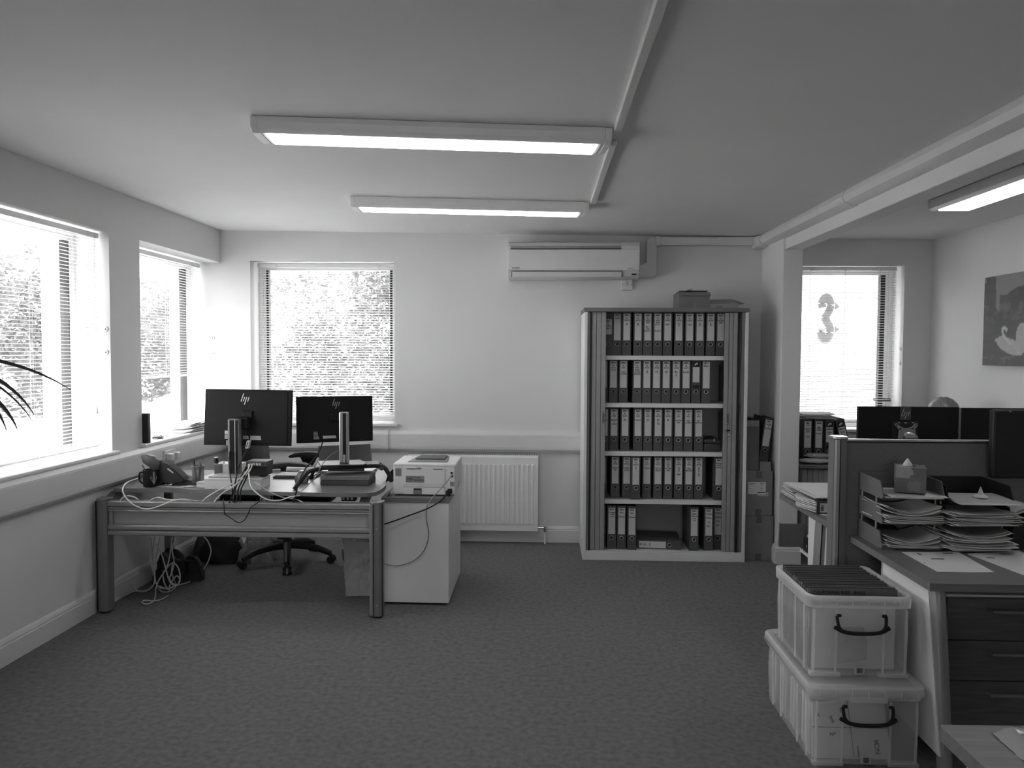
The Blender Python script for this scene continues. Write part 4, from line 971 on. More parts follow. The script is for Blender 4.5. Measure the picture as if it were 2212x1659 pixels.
# ---- tangle of pale cables under the desk
G2 = 'pale cables tangled under the left desk'
def fl(px, py, z=.008): return spot(px, py, 'z', z)
y0 = 4.60
tang = [
 ('pale cable hanging furthest left under the desk and curling along the floor', [(325, 1160, 4.75), (328, 1185, 4.72), (322, 1205, 4.66), (330, 1230, 4.62), (335, 1255, 4.58), (325, 1270, 4.56), fl(310, 1277), fl(290, 1277), fl(270, 1286), fl(245, 1294)]),
 ('pale cable curving below the black bag and back up to the hanging bunch', [(279, 1220, 4.66), (280, 1248, 4.60), (288, 1266, 4.55), fl(300, 1277), fl(318, 1276), (332, 1262, 4.54), (334, 1235, 4.60), (330, 1200, 4.66), (334, 1160, 4.75)]),
 ('thick pale cable running down the middle of the tangle', [(338, 1175, 4.70), (350, 1200, 4.62), (358, 1228, 4.56), (364, 1250, 4.54), (372, 1263, 4.54), fl(380, 1266)]),
 ('pale cable with a closed loop on the floor under the desk', [(372, 1160, 4.80), (366, 1205, 4.66), (358, 1230, 4.58), (345, 1250, 4.54), (337, 1270, 4.50), (336, 1288, 4.44), fl(330, 1300), fl(318, 1305), fl(307, 1302), fl(312, 1297), fl(333, 1298), fl(350, 1294), fl(364, 1286)]),
 ('pale cable circling the right side of the tangle', [(372, 1215, 4.62), (370, 1240, 4.56), (366, 1248, 4.55), (372, 1260, 4.54), (384, 1262, 4.54), (389, 1245, 4.55), (384, 1225, 4.60), (372, 1216, 4.64), (360, 1228, 4.62), (352, 1240, 4.60), (356, 1262, 4.55), (366, 1275, 4.52)]),
 ('pale cable with a small ring near the bottom of the tangle', [(365, 1270, 4.53), (372, 1255, 4.54), (382, 1244, 4.55), (389, 1252, 4.55), (385, 1262, 4.54), (374, 1268, 4.53), (360, 1272, 4.52), (345, 1266, 4.53)]),
 ('grey cable leaving the tangle in an arc across the floor to the right', [fl(366, 1270), fl(388, 1263), fl(410, 1256), fl(428, 1241), (445, 1222, 4.80), (454, 1200, 4.85), (455, 1185, 4.86), (448, 1168, 4.86), (440, 1160, 4.86)]),
 ('pale cable doubled along the bottom of the tangle', [(340, 1265, 4.53), fl(348, 1277), fl(364, 1278), fl(380, 1266), (372, 1240, 4.58), (376, 1215, 4.64), (372, 1185, 4.70), (380, 1165, 4.80)]),
 ('grey cable hanging against the wall behind the tangle', [(300, 1170, 4.85), (290, 1195, 4.80), (278, 1225, 4.70), (278, 1240, 4.64), (284, 1258, 4.58)]),
 ('pale wire hanging just left of the tangle middle', [(345, 1160, 4.75), (340, 1190, 4.68), (336, 1215, 4.62), (334, 1240, 4.58), (338, 1262, 4.54), (352, 1272, 4.52)]),
]
for lab, pts in tang: cable(lab, pts, .0042, 'offw', G2)
# ---- soft things on the floor
def lumpy(pts_fn, mt, seed, amp, c, r, sc, seg=28):
    bm = bmesh.new(); bmesh.ops.create_icosphere(bm, subdivisions=4, radius=1)
    for v_ in bm.verts:
        d = v_.co.normalized()
        k = 1 + amp * (fb(d.x * 2.2 + seed, d.y * 2.2 + d.z * 1.7, seed) - .45) * 2
        p = Vector((d.x * sc[0], d.y * sc[1], d.z * sc[2])) * r * k
        v_.co = Vector(c) + pts_fn(p)
    mb = MB(); mb.b.free(); mb.b = bm
    return mb
def flat(p):
    p.z = max(p.z, 0.0); return p
bg1 = thing('holdall', 'black soft bag slumped on the floor against the left skirting', 'bag', (-2.36, 4.78, 0))
part('bag_body', lumpy(flat, 'blackm', 3, .25, (-2.36, 4.78, .0), 1, (.10, .12, .20)), 'blackm', bg1, smooth=True)
part('bag_side', lumpy(flat, 'blackm', 5, .3, (-2.27, 4.84, .0), 1, (.08, .09, .15)), 'blackm', bg1, smooth=True)
part('strap', MB().tube([(-2.36, 4.70, .16), (-2.30, 4.64, .12), (-2.27, 4.70, .15), (-2.21, 4.78, .12), (-2.17, 4.80, .02)], .010, 6, 6), 'black', bg1, smooth=True)
bg2 = thing('rucksack', 'dark rucksack standing under the far edge of the left desk', 'bag', (-2.26, 5.36, 0))
part('bag_body', lumpy(flat, 'blackm', 9, .16, (-2.27, 5.38, .0), 1, (.20, .16, .36)), 'dark', bg2, smooth=True)
part('front_pocket', lumpy(flat, 'blackm', 12, .14, (-2.24, 5.25, .02), 1, (.15, .08, .20)), 'blackm', bg2, smooth=True)
bg3 = thing('clear_bag', 'crumpled clear plastic bag beside the dark rucksack', 'bag', (-2.02, 5.36, 0))
part('film', lumpy(flat, 'bagp', 15, .5, (-2.02, 5.34, .0), 1, (.13, .12, .24)), 'bagp', bg3, smooth=False)
part('contents', lumpy(flat, 'alu', 16, .4, (-2.02, 5.34, .0), 1, (.09, .08, .16)), 'alu', bg3)
ex = thing('extension_block', 'dark extension block on the floor behind the chair base', 'extension lead', (-2.0, 5.62, 0))
part('block', MB().box(-2.14, -1.92, 5.58, 5.68, 0, .055, .008), 'dark', ex); part('lead', MB().tube([(-1.92, 5.63, .02), (-1.84, 5.60, .012), (-1.80, 5.66, .01)], .005, 6, 6), 'white', ex, smooth=True)
for k in range(3): part('plug', MB().box(-2.12 + k * .07, -2.075 + k * .07, 5.60, 5.66, .055, .095, .006), 'black', ex)
# paper carrier bag
cb = thing('carrier_bag', 'creased paper carrier bag with a printed feather, beside the pedestal', 'bag', (-1.06, 4.66, 0))
rnd = random.Random(4)
def bag_wall(p0, p1, h, seed, lean=(0, 0)):
    def f(u, v_):
        x = p0[0] + (p1[0] - p0[0]) * u; y = p0[1] + (p1[1] - p0[1]) * u
        k = (fb(u * 4 + seed, v_ * 5, seed) - .45) * .06 * (1 - abs(2 * u - 1) ** 4) * min(1, v_ * 3)
        n = Vector((-(p1[1] - p0[1]), p1[0] - p0[0], 0)).normalized()
        return Vector((x, y, .004 + h * v_ * (1 + .04 * math.sin(u * 5 + seed)))) + n * k + Vector((lean[0], lean[1], 0)) * v_
    mb = MB(); bm = bmesh.new(); N = 14
    g = [[bm.verts.new(f(i / N, j / N)) for j in range(N + 1)] for i in range(N + 1)]
    for i in range(N):
        for j in range(N): bm.faces.new((g[i][j], g[i + 1][j], g[i + 1][j + 1], g[i][j + 1]))
    mb.b.free(); mb.b = bm; return mb
cor = [(-1.175, 4.535), (-.965, 4.56), (-.96, 4.74), (-1.22, 4.73)]
ln = [(-.03, .0), (-.02, .0), (0, 0), (-.02, 0)]
def solidify(o, t=.0012): md = o.modifiers.new('thickness', 'SOLIDIFY'); md.thickness = t
for i in range(4):
    a, b_ = cor[i], cor[(i + 1) % 4]
    o = part('bag_panel', bag_wall(a, b_, .335 if i != 3 else .35, i + 2, (-.015, .01)), 'bagpaper', cb); solidify(o)
part('bag_base', MB().prism(cor, 'z', .002, .006), 'bagpaper', cb)
part('handle', MB().tube([(-1.12, 4.54, .33), (-1.10, 4.54, .36), (-1.02, 4.55, .365), (-.99, 4.55, .34)], .005, 6, 6), 'bagpaper', cb, smooth=True)
part('tissue_filling', lumpy(lambda p: p, 'alu', 31, .4, (-1.09, 4.65, .29), 1, (.09, .07, .05)), 'paperd', cb)
fe = MB()
def onbag(u, v_):  # a point just off the left narrow panel
    return Vector((-1.222 + .047 * (1 - u) - .015 * v_ / .335 - .006, 4.73 - .195 * (1 - u), v_))
for k in range(6):
    a = onbag(.25 + .10 * k, .275 - .012 * k); b_ = onbag(.30 + .10 * k, .235 - .012 * k)
    n = Vector((-.97, -.2, 0)) * .006
    fe.hull([a, a + n, b_, b_ + n, a + Vector((0, .008, 0)), b_ + Vector((0, .008, 0)), a + n + Vector((0, .008, 0))])
part('printed_feather', fe, 'inkg', cb)
# ---- on the corner window sill
sb = thing('dark_box', 'tall black box standing on the sill of the corner window', 'box', (-2.56, 4.77, SILL + .02))
part('case', MB().box(-2.62, -2.49, 4.745, 4.79, SILL + .021, 1.078, .004), 'blackm', sb); part('front_grille', MB().box(-2.492, -2.488, 4.752, 4.783, SILL + .035, 1.065, .001), 'black', sb)
def heap(label, x0, x1, y0, y1, z, n, seed, tilt=0, group='papers heaped on the sill'):
    t = thing('paper_heap', label, 'papers', ((x0 + x1) / 2, (y0 + y1) / 2, z), group=group)
    r_ = random.Random(seed)
    for i in range(n):
        dx, dy, a = r_.uniform(-.02, .02), r_.uniform(-.03, .03), r_.uniform(-.2, .2)
        zz = z + i * .007
        k1 = r_.uniform(.004, .02)
        cx_, cy_ = (x0 + x1) / 2 + dx, (y0 + y1) / 2 + dy; hx, hy = (x1 - x0) / 2, (y1 - y0) / 2
        def f(u, v_):
            p = Vector(((u - .5) * 2 * hx, (v_ - .5) * 2 * hy, 0)); p.rotate(Matrix.Rotation(a, 3, 'Z'))
            return Vector((cx_ + p.x, cy_ + p.y, zz + k1 * (2 * u - 1) ** 2 * (i / n)))
        part('sheet', MB().sheet(f, 6, 2, .004), 'paper', t)
    return t
heap('white papers heaped on the corner sill behind the taller monitor', -2.66, -2.50, 5.35, 5.62, SILL + .021, 8, 3)
heap('loose white papers at the far end of the corner sill', -2.66, -2.50, 5.66, 5.90, SILL + .021, 6, 8)
kn = single('crumpled_paper', lumpy(flat, 'alu', 22, .6, (-2.56, 5.02, SILL + .0215), 1, (.03, .045, .02)), 'alu', 'small crumpled grey scrap on the corner sill', 'scrap')
fr_ = thing('ring_hanger', 'small white ring standing at the right end of the corner sill', 'ring', (-2.68, 5.80, 1.02))
part('ring', MB().ring((-2.655, 5.74, SILL + .075), .02, .0025, 'y', 20), 'white', fr_); part('stem', MB().cyl((-2.655, 5.74, SILL + .021), (-2.655, 5.74, SILL + .06), .004), 'white', fr_)
# ---- strap-leaved plant just outside the frame on the left
px_, py_ = -2.22, 2.62
pl = thing('potted_plant', 'dark strap leaved pot plant at the left edge before the near window', 'plant', (px_, py_, 0))
part('pot', MB().lathe([(0, 0), (.12, 0), (.155, .27), (.165, .28), (.165, .30), (.145, .30), (.14, .27), (0, .265)], (px_, py_, 0), 28), 'pot', pl, smooth=True)
part('soil', MB().cyl((px_, py_, .264), (px_, py_, .275), .138), 'soil', pl)
part('cane', MB().tube([(px_, py_, .27), (px_ + .01, py_, .7), (px_ - .01, py_ + .01, 1.15), (px_, py_, 1.45)], .018, 8, 5), 'bark', pl, smooth=True)
def leaf(tip, mid, base=None, wd=.016):
    base = Vector(base or (px_, py_, 1.47)); mid, tip = Vector(mid), Vector(tip)
    bm = bmesh.new(); rows = []
    N = 14
    for i in range(N + 1):
        t = i / N
        p = base * (1 - t) ** 2 + mid * 2 * t * (1 - t) + tip * t * t
        d = ((mid - base) * (1 - t) + (tip - mid) * t).normalized()
        sd = d.cross(Vector((0, 1, .15))).normalized(); nn = sd.cross(d)
        w_ = wd * (1 - t ** 2.2) * min(1, .5 + 2 * t) + .0008
        rows.append([bm.verts.new(p - sd * w_ + nn * w_ * .25), bm.verts.new(p), bm.verts.new(p + sd * w_ + nn * w_ * .25)])
    for a, b_ in zip(rows, rows[1:]):
        for k in range(2): bm.faces.new((a[k], b_[k], b_[k + 1], a[k + 1]))
    mb = MB(); mb.b.free(); mb.b = bm
    o = part('leaf', mb, 'leaf', pl, smooth=True); solidify(o, .0012)
T = lambda px, py, y: spot(px, py, 'y', y)
leaf(T(152, 842, 2.62), T(30, 762, 2.62), wd=.0075)
leaf(T(74, 897, 2.60), T(10, 790, 2.6), wd=.0105)
leaf(T(70, 910, 2.66), T(0, 800, 2.66), wd=.006)
leaf(T(38, 930, 2.58), T(5, 840, 2.58), wd=.0145)
leaf(T(14, 931, 2.55), T(-12, 840, 2.55), wd=.013)
rnd = random.Random(11)
for k in range(22):
    a = rnd.uniform(math.radians(75), math.radians(330)); r_ = rnd.uniform(.25, .42)
    dx, dy = math.cos(a) * r_, math.sin(a) * r_
    if dx > .02: dx *= -.6
    dx = max(dx, -.26)
    leaf((px_ + dx, py_ + dy, 1.47 + rnd.uniform(-.30, .18)), (px_ + dx * .5, py_ + dy * .5, 1.47 + rnd.uniform(.1, .35)), wd=.013)
# ================================================================== tambour cupboard with lever arch files
cx0, cx1, cyf, cyb = .294, 1.436, 5.44, 5.91
cb_ = thing('tambour_cupboard', 'tall white cupboard with sliding tambour doors open on rows of files', 'cupboard', (.865, 5.68, 0))
part('side_panel', MB().box(cx0, cx0 + .022, cyf, cyb, 0, 1.762, .002), 'mel', cb_); part('side_panel', MB().box(cx1 - .022, cx1, cyf, cyb, 0, 1.762, .002), 'mel', cb_)
part('back_panel', MB().box(cx0 + .022, cx1 - .022, cyb - .008, cyb, .06, 1.762), 'cabin', cb_)
part('top_board', MB().box(cx0 - .004, cx1 + .004, cyf - .006, cyb + .004, 1.764, 1.791, .002), 'beech', cb_)
part('plinth', MB().box(cx0 + .022, cx1 - .022, cyf + .002, cyb - .01, 0, .058, .002), 'mel', cb_)
part('bottom_rail', MB().box(cx0 + .022, cx1 - .022, cyf + .004, cyf + .03, .0585, .068, .001), 'mel', cb_)
def tambour(xs, mx):
    for x in xs:
        part('channel', MB().box(x[0], x[1], cyf + .012, cyf + .04, .068, 1.762, .001), 'tambourd', cb_)
L0, L1, R0, R1 = .345, .448, 1.275, 1.366
part('channel', MB().box(cx0 + .022, .340, cyf + .010, cyf + .030, .068, 1.762), 'alud', cb_); part('channel', MB().box(1.392, cx1 - .022, cyf + .010, cyf + .030, .068, 1.762), 'alud', cb_)
part('channel_slot', MB().box(.333, .345, cyf + .006, cyf + .03, .068, 1.762), 'black', cb_); part('channel_slot', MB().box(1.372, 1.384, cyf + .006, cyf + .03, .068, 1.762), 'black', cb_)
def tdoor(x0, x1, handle_x, lock=False):
    d = part('tambour_door', MB().box(x0, x1, cyf + .026, cyf + .032, .069, 1.762), 'tambourd', cb_)
    n = 3; w_ = (x1 - x0) / n
    for i in range(n):
        part('slat', MB().box(x0 + i * w_ + .0012, x0 + (i + 1) * w_ - .0012, cyf + .014 + .003 * (i % 2), cyf + .027, .070, 1.761, .003), 'tambour', d)
    part('handle', MB().prism([(handle_x - .012, .975), (handle_x + .012, .975), (handle_x + .012, 1.06), (handle_x - .012, 1.06)], 'y', cyf + .008, cyf + .018, .003), 'alu', d)
    part('handle_recess', MB().box(handle_x - .006, handle_x + .006, cyf + .0065, cyf + .010, .985, 1.05), 'tambourd', d)
    return d
tdoor(L0, L1, .432); dR = tdoor(R0, R1, 1.302)
for x in (1.366, ): part('slat', MB().box(x - .003, x + .008, cyf + .02, cyf + .03, .07, 1.761, .002), 'tambourd', dR)
part('lock', MB().cyl((1.300, cyf - .004, .935), (1.300, cyf + .016, .935), .011, seg=14), 'alud', dR, smooth=True)
part('key', MB().box(1.292, 1.318, cyf - .010, cyf - .006, .929, .940, .001), 'black', dR)
part('key_ring', MB().ring((1.306, cyf - .008, .905), .012, .0016, 'x', 14).box(1.302, 1.312, cyf - .010, cyf - .006, .868, .895), 'chrome', dR)
SH = [1.456, 1.117, .770, .424, .062]
for z in SH[:4]: part('shelf', MB().box(cx0 + .024, cx1 - .024, cyf + .062, cyb - .009, z - .030, z, .001), 'mel', cb_)
part('base_shelf', MB().box(cx0 + .024, cx1 - .024, cyf + .034, cyb - .009, .0585, SH[4] + .001, .001), 'mel', cb_)
for z in (SH[1], SH[2], SH[3], SH[0]): part('shelf_upright', MB().box(1.330, 1.345, 5.80, 5.86, z + .001, z + .27), 'tambourd', cb_)

# prototype shapes of a lever arch file: local x across the spine, y back, z up, base centre of the spine at the origin
FW, FH, FD = .064, .314, .28
def file_shapes():
    case = MB()
    case.box(-FW / 2, FW / 2, 0, .003, 0, FH, .0012)
    for s in (-1, 1): case.box(s * FW / 2 - (.003 if s > 0 else 0), s * FW / 2 + (.003 if s < 0 else 0), .003, FD, 0, FH, .001)
    pages = MB().box(-FW / 2 + .006, FW / 2 - .008, .03, FD - .01, .006, FH - .018)
    lab = MB().box(-.0235, .0235, -.0009, .0005, .108, .298)
    labs = MB().box(-.0235, .0235, -.0009, .0005, .150, .258)
    rng = MB().ring((0, -.0005, .082), .0125, .0024, 'y', 20)
    hole = MB().cyl((0, -.0006, .082), (0, .0045, .082), .0112, seg=18)
    out_ = {}
    for nm, mb, mt in (('case', case, 'binder'), ('pages', pages, 'paperd'), ('spine_label', lab, 'paper'), ('spine_label_short', labs, 'paper'), ('finger_ring', rng, 'alul'), ('finger_hole', hole, 'black')):
        me = bpy.data.meshes.new(nm); mb.b.to_mesh(me); mb.b.free(); me.materials.append(M[mt]); out_[nm] = me
    return out_
FS = file_shapes()
def lever_file(label, mtx, lines, big=None, group='lever arch files in the tambour cupboard', short=False, size=.0160, logo=False, mt=None, blank=False, vertical=False):
    t = bpy.data.objects.new('lever_arch_file', None); t.empty_display_size = .05; COL.objects.link(t)
    t.matrix_basis = mtx
    tag(t, label, 'file', group)
    def add(nm, me):
        o = bpy.data.objects.new(nm, me); COL.objects.link(o); o.parent = t; return o
    cs = add('case', FS['case']); add('pages', FS['pages'])
    if mt:
        m2 = FS['case'].copy(); m2.materials.clear(); m2.materials.append(M[mt]); cs.data = m2
    lb = add('spine_label', FS['spine_label_short' if short else 'spine_label'])
    add('finger_ring', FS['finger_ring']); add('finger_hole', FS['finger_hole'])
    if logo:
        part('maker_panel', MB().box(-.0235, .0235, -.0009, .0005, .106, .128).box(-.0235, .0235, -.0009, .0005, .262, .296), 'black', t, local=True)
        part('maker_mark', MB().prism([(-.012, .270), (-.002, .270), (-.002, .276), (.012, .276), (.012, .290), (-.004, .290), (-.004, .284), (-.012, .284)], 'y', -.0014, 0), 'offw', t, local=True)
    def put(txt, s, z, bold):
        me = text_mesh(txt, s, bold, 'CENTER', .92).copy(); me.materials.clear(); me.materials.append(M['ink'])
        o = bpy.data.objects.new('lettering', me); COL.objects.link(o); o.parent = lb
        w_ = max((v_.co.x for v_ in me.vertices), default=0) - min((v_.co.x for v_ in me.vertices), default=0)
        k = min(1, .043 / w_) if w_ else 1
        o.matrix_basis = Matrix.Translation((0, -.0012, z)) @ Matrix.Rotation(math.pi / 2, 4, 'X') @ Matrix.Diagonal((k, 1, 1, 1))
    ztop = .282 if not short else .240
    if lines and not blank:
        yr, rest = lines[0], lines[1:]
        put(yr, size, ztop, .0008)
        if rest: put('\n'.join(rest), size, ztop - size * 1.35, .0004)
        if big: put(big, size * 1.5, ztop - size * 1.35 - len(rest) * size * .95 - size * .9, .0006)
    return t
def stand(x, y, z, lean=0.0, rz=0.0): return Matrix.Translation((x, y, z)) @ Matrix.Rotation(rz, 4, 'Z') @ Matrix.Rotation(lean, 4, 'Y')
A, B_ = (1240, 610, 5.53), (1240, 860, 4.6075)
def row(view, z, y, items, shelf):
    for (a, b_, lines, big, lab, kw) in items:
        kw = dict(kw); yy = y + kw.pop('dy', 0); lean = kw.pop('lean', 0)
        px = view[0] + (a + b_) / 2 / view[2]
        xx = spot(px, 900, 'y', yy).x
        lever_file('dark file %s, %s' % (lab, shelf), stand(xx, yy, z + .0005, lean), lines, big, **kw)
P_ = '2021', 'PL', 'INVS'
S1 = 'on the top shelf'
row(A, SH[0], 5.545, [
 (345, 455, ('2021', 'PL', 'INVS', 'AMAZ'), None, 'with a short label, half hidden by the left door', dict(short=True, logo=False)),
 (457, 555, ('2021', 'AXA'), None, 'marked AXA', {}), (562, 675, P_, 'A', 'marked with the letter A', dict(dy=-.01)),
 (697, 808, P_, 'B', 'marked with the letter B', {}), (812, 925, P_ + ('BRP', '', 'Jan -', 'Sep', 'Book 1'), None, 'marked BRP Jan to Sep', {}),
 (932, 1043, P_ + ('BRP', 'OCT -', '', '', 'Book 2'), None, 'marked BRP Oct', {}), (1050, 1162, P_ + ('', 'BAY'), None, 'marked BAY', dict(dy=-.008)),
 (1180, 1298, P_, 'C', 'marked with the letter C', {}), (1308, 1425, P_ + ('', 'DHL'), None, 'marked DHL', {}), (1432, 1545, P_, 'D', 'marked with the letter D', {}),
 (1562, 1672, P_, 'E', 'marked with the letter E', {}), (1682, 1790, ('2021', 'PL', 'INVOICES', 'EBAY'), None, 'marked EBAY', {})], S1)
S2 = 'on the second shelf'
row(A, SH[1], 5.545, [
 (290, 402, P_, None, 'almost hidden behind the left door', dict(dy=.004)),
 (412, 520, ('2021', 'PL', 'Farm', 'Drive'), None, 'marked Farm Drive', {}), (528, 642, P_ + ('', 'FLEXI', 'COVERS'), None, 'marked FLEXI COVERS', dict(dy=-.004)),
 (693, 805, P_ + ('GLEN', 'NORD', 'BARGE'), None, 'marked GLEN NORD BARGE', {}), (808, 920, P_, 'G', 'marked with the letter G', {}),
 (925, 1035, P_, 'H', 'marked with the letter H', {}), (1040, 1150, P_, 'I/J', 'marked I/J', {}), (1160, 1270, P_, 'K-\nL', 'marked K-L', {}),
 (1278, 1387, P_ + ('', 'BAUER'), None, 'marked BAUER', {}), (1395, 1507, (), None, 'with a blank short label between black panels', dict(short=True, logo=True)),
 (1515, 1630, ('BP 1', 'MISC'), None, 'with a printed label, last at the right end', {})], S2)
S3 = 'on the middle shelf'
row(B_, SH[2], 5.545, [
 (255, 350, P_ + ('', 'LUND'), None, 'half hidden by the left door handle', {}), (355, 445, P_ + ('', "MINOR'S", '&', 'LANGE'), None, "marked MINOR'S & LANGE", {}),
 (462, 555, P_, 'N', 'marked with the letter N', dict(dy=-.002)), (592, 682, P_ + ('', 'NORCO'), None, 'marked NORCO', {}), (690, 783, ('2021', 'PL', 'INV'), 'O', 'marked with the letter O', {}),
 (792, 885, P_, 'P/\nQ', 'marked P/Q', {}), (892, 985, P_, 'R', 'marked with the letter R', {}), (997, 1087, P_ + ('', 'PORTSEA', 'DPD'), None, 'marked PORTSEA DPD', {}),
 (1093, 1185, P_ + ('', 'REA', 'COMEC'), None, 'marked REA COMEC', {}), (1200, 1288, P_ + ('', 'SEA-', 'MARINE'), None, 'marked SEA-MARINE', dict(lean=-.01))], S3)
S4 = 'on the fourth shelf'
row(B_, SH[3], 5.545, [
 (240, 333, P_, None, 'half hidden by the left door', {}), (370, 462, P_ + ('', 'SEADO', 'FIX'), None, 'marked SEADO FIX', {}), (485, 575, P_ + ('', 'STEE-', 'DAN'), None, 'marked STEE-DAN', {}),
 (572, 672, P_, 'T', 'marked with the letter T, pulled forward', dict(dy=-.035)), (685, 777, P_ + ('', 'THULES'), None, 'marked THULES', {}), (797, 888, P_ + ('', 'TECH', 'FIELD'), None, 'marked TECH FIELD', {}),
 (898, 990, P_ + ('T.R.', 'HUTCHIN', 'SONS'), None, 'marked T.R. HUTCHINSONS', {}), (1002, 1097, P_, 'U\nV\nW', 'marked U V W', {}), (1105, 1197, P_ + ('', 'WEB-', 'MASTER'), None, 'marked WEB-MASTER', {}),
 (1205, 1295, P_, 'X\nY\nZ', 'marked X Y Z', {}), (1405, 1497, ('2021', 'Running', 'Stock', 'Returns'), None, 'marked Running Stock Returns, apart at the right end', dict(dy=-.02))], S4)
S5 = 'on the bottom shelf'
row(B_, SH[4] + .001, 5.52, [
 (235, 325, ('2021', 'Bank'), None, 'half hidden by the left door', {}), (340, 432, ('2021', 'Postage', 'credit', 'cards'), None, 'marked Postage', dict(dy=-.005)),
 (440, 530, ('2021', 'BILLS', '', 'Payments'), None, 'marked BILLS, left of its twin', dict(dy=-.01)), (543, 635, ('2021', 'BILLS', '', 'Payments'), None, 'marked BILLS, right of its twin', dict(dy=-.022)),
 (1165, 1260, ('2021', 'HMRC', 'Deferred', 'Duty', 'etc'), None, 'marked Deferred Duty, standing alone', dict(dy=-.030)),
 (1310, 1405, ('2021', 'Holiday', '+', 'Sickness', '', 'A-J', '', 'Bk.1'), None, 'marked A-J', dict(dy=-.015)), (1405, 1495, ('2021', 'Holiday', '+', 'Sickness', '', 'K-Z', '', 'Bk.1'), None, 'marked K-Z', dict(dy=.02))], S5)
# the one lying on its side
q = spot(1240 + 1066 / 4.6075, 1174, 'y', 5.515)
lm = Matrix.Translation((q.x, 5.515, SH[4] + .0335)) @ Matrix.Rotation(math.radians(-4), 4, 'Z') @ Matrix.Rotation(-math.pi / 2, 4, 'Y')
lf = lever_file('dark lever arch file lying flat on the bottom shelf', lm, ('20', 'BY', 'IX', '', '2+6'), None)
# tin on the middle shelf
tn = thing('cash_tin', 'dark tin box with a small catch at the right of the middle shelf', 'tin', (1.19, 5.6, SH[2]))
ta, tb_ = spot(1240 + 1297 / 4.6075, 900, 'y', 5.55).x, 1.262 + .02
part('tin_base', MB().box(ta, tb_, 5.54, 5.74, SH[2] + .001, SH[2] + .058, .010), 'dark', tn); part('tin_lid', MB().box(ta, tb_, 5.538, 5.742, SH[2] + .060, SH[2] + .088, .010), 'dark', tn)
part('catch', MB().box(1.225, 1.238, 5.532, 5.545, SH[2] + .072, SH[2] + .095, .002), 'alu', tn)
part('tin_handle', MB().tube([(ta + .03, 5.64, SH[2] + .088), (ta + .04, 5.64, SH[2] + .10), (tb_ - .04, 5.64, SH[2] + .10), (tb_ - .03, 5.64, SH[2] + .088)], .003, 6, 1), 'black', tn)
# cartons on top of the cupboard
ZT = 1.7915
ob_ = thing('cardboard_box', 'brown cardboard box with loose flaps on top of the tambour cupboard', 'box', (1.07, 5.66, ZT))
bx0, bx1, by0, by1, bh = .972, 1.190, 5.56, 5.80, .116
for (a, b_, c_, d) in ((bx0, bx1, by0, by0 + .004), (bx0, bx1, by1 - .004, by1), (bx0, bx0 + .004, by0 + .004, by1 - .004), (bx1 - .004, bx1, by0 + .004, by1 - .004)):
    part('box_wall', MB().box(a, b_, c_, d, ZT, ZT + bh), 'card', ob_)
part('box_base', MB().box(bx0 + .004, bx1 - .004, by0 + .004, by1 - .004, ZT, ZT + .004), 'card', ob_)
def flap(par, p0, p1, d, mt='card', th=.004):
    p0, p1, d = Vector(p0), Vector(p1), Vector(d); n = (p1 - p0).cross(d).normalized() * th
    k = (p1 - p0) * .03
    part('flap', MB().hull([p0, p1, p1 + d - k, p0 + d + k, p0 + n, p1 + n, p1 + d + n - k, p0 + d + n + k]), mt, par)
flap(ob_, (bx0 + .003, by0, ZT + bh), (bx1 + .005, by0, ZT + bh), (.003, -.02, -.022))
flap(ob_, (bx0 + .003, by0, ZT + bh), (bx1, by0, ZT + bh), (0, .10, .006))
flap(ob_, (bx0, by0, ZT + bh), (bx0, by1, ZT + bh), (.10, .02, .030)); flap(ob_, (bx0, by1, ZT + bh), (bx1, by1, ZT + bh), (.02, -.10, .026))
part('tape_mark', MB().box(1.075, 1.079, by0 - .001, by0 + .001, ZT + .008, ZT + .05), 'cardl', ob_); part('tape_mark', MB().box(1.085, 1.089, by0 - .001, by0 + .001, ZT + .004, ZT + .055), 'cardl', ob_)
fb_ = thing('flat_carton', 'flat pale carton with one open flap on top of the cupboard', 'box', (1.29, 5.62, ZT))
part('carton_body', MB().box(1.192, 1.392, 5.56, 5.74, ZT, ZT + .034, .001), 'cardl', fb_)
part('carton_lid', MB().hull([(1.194, 5.56, ZT + .035), (1.388, 5.56, ZT + .037), (1.194, 5.72, ZT + .075), (1.39, 5.72, ZT + .078), (1.194, 5.56, ZT + .037), (1.388, 5.56, ZT + .039), (1.194, 5.722, ZT + .077), (1.39, 5.722, ZT + .080)]), 'cardl', fb_)
part('side_flap', MB().hull([(1.392, 5.56, ZT + .030), (1.392, 5.72, ZT + .074), (1.452, 5.62, ZT + .042), (1.450, 5.66, ZT + .05), (1.394, 5.56, ZT + .034), (1.394, 5.72, ZT + .078)]), 'card', fb_)
part('printed_strip', MB().box(1.235, 1.275, 5.5590, 5.5602, ZT + .010, ZT + .018), 'inkg', fb_)

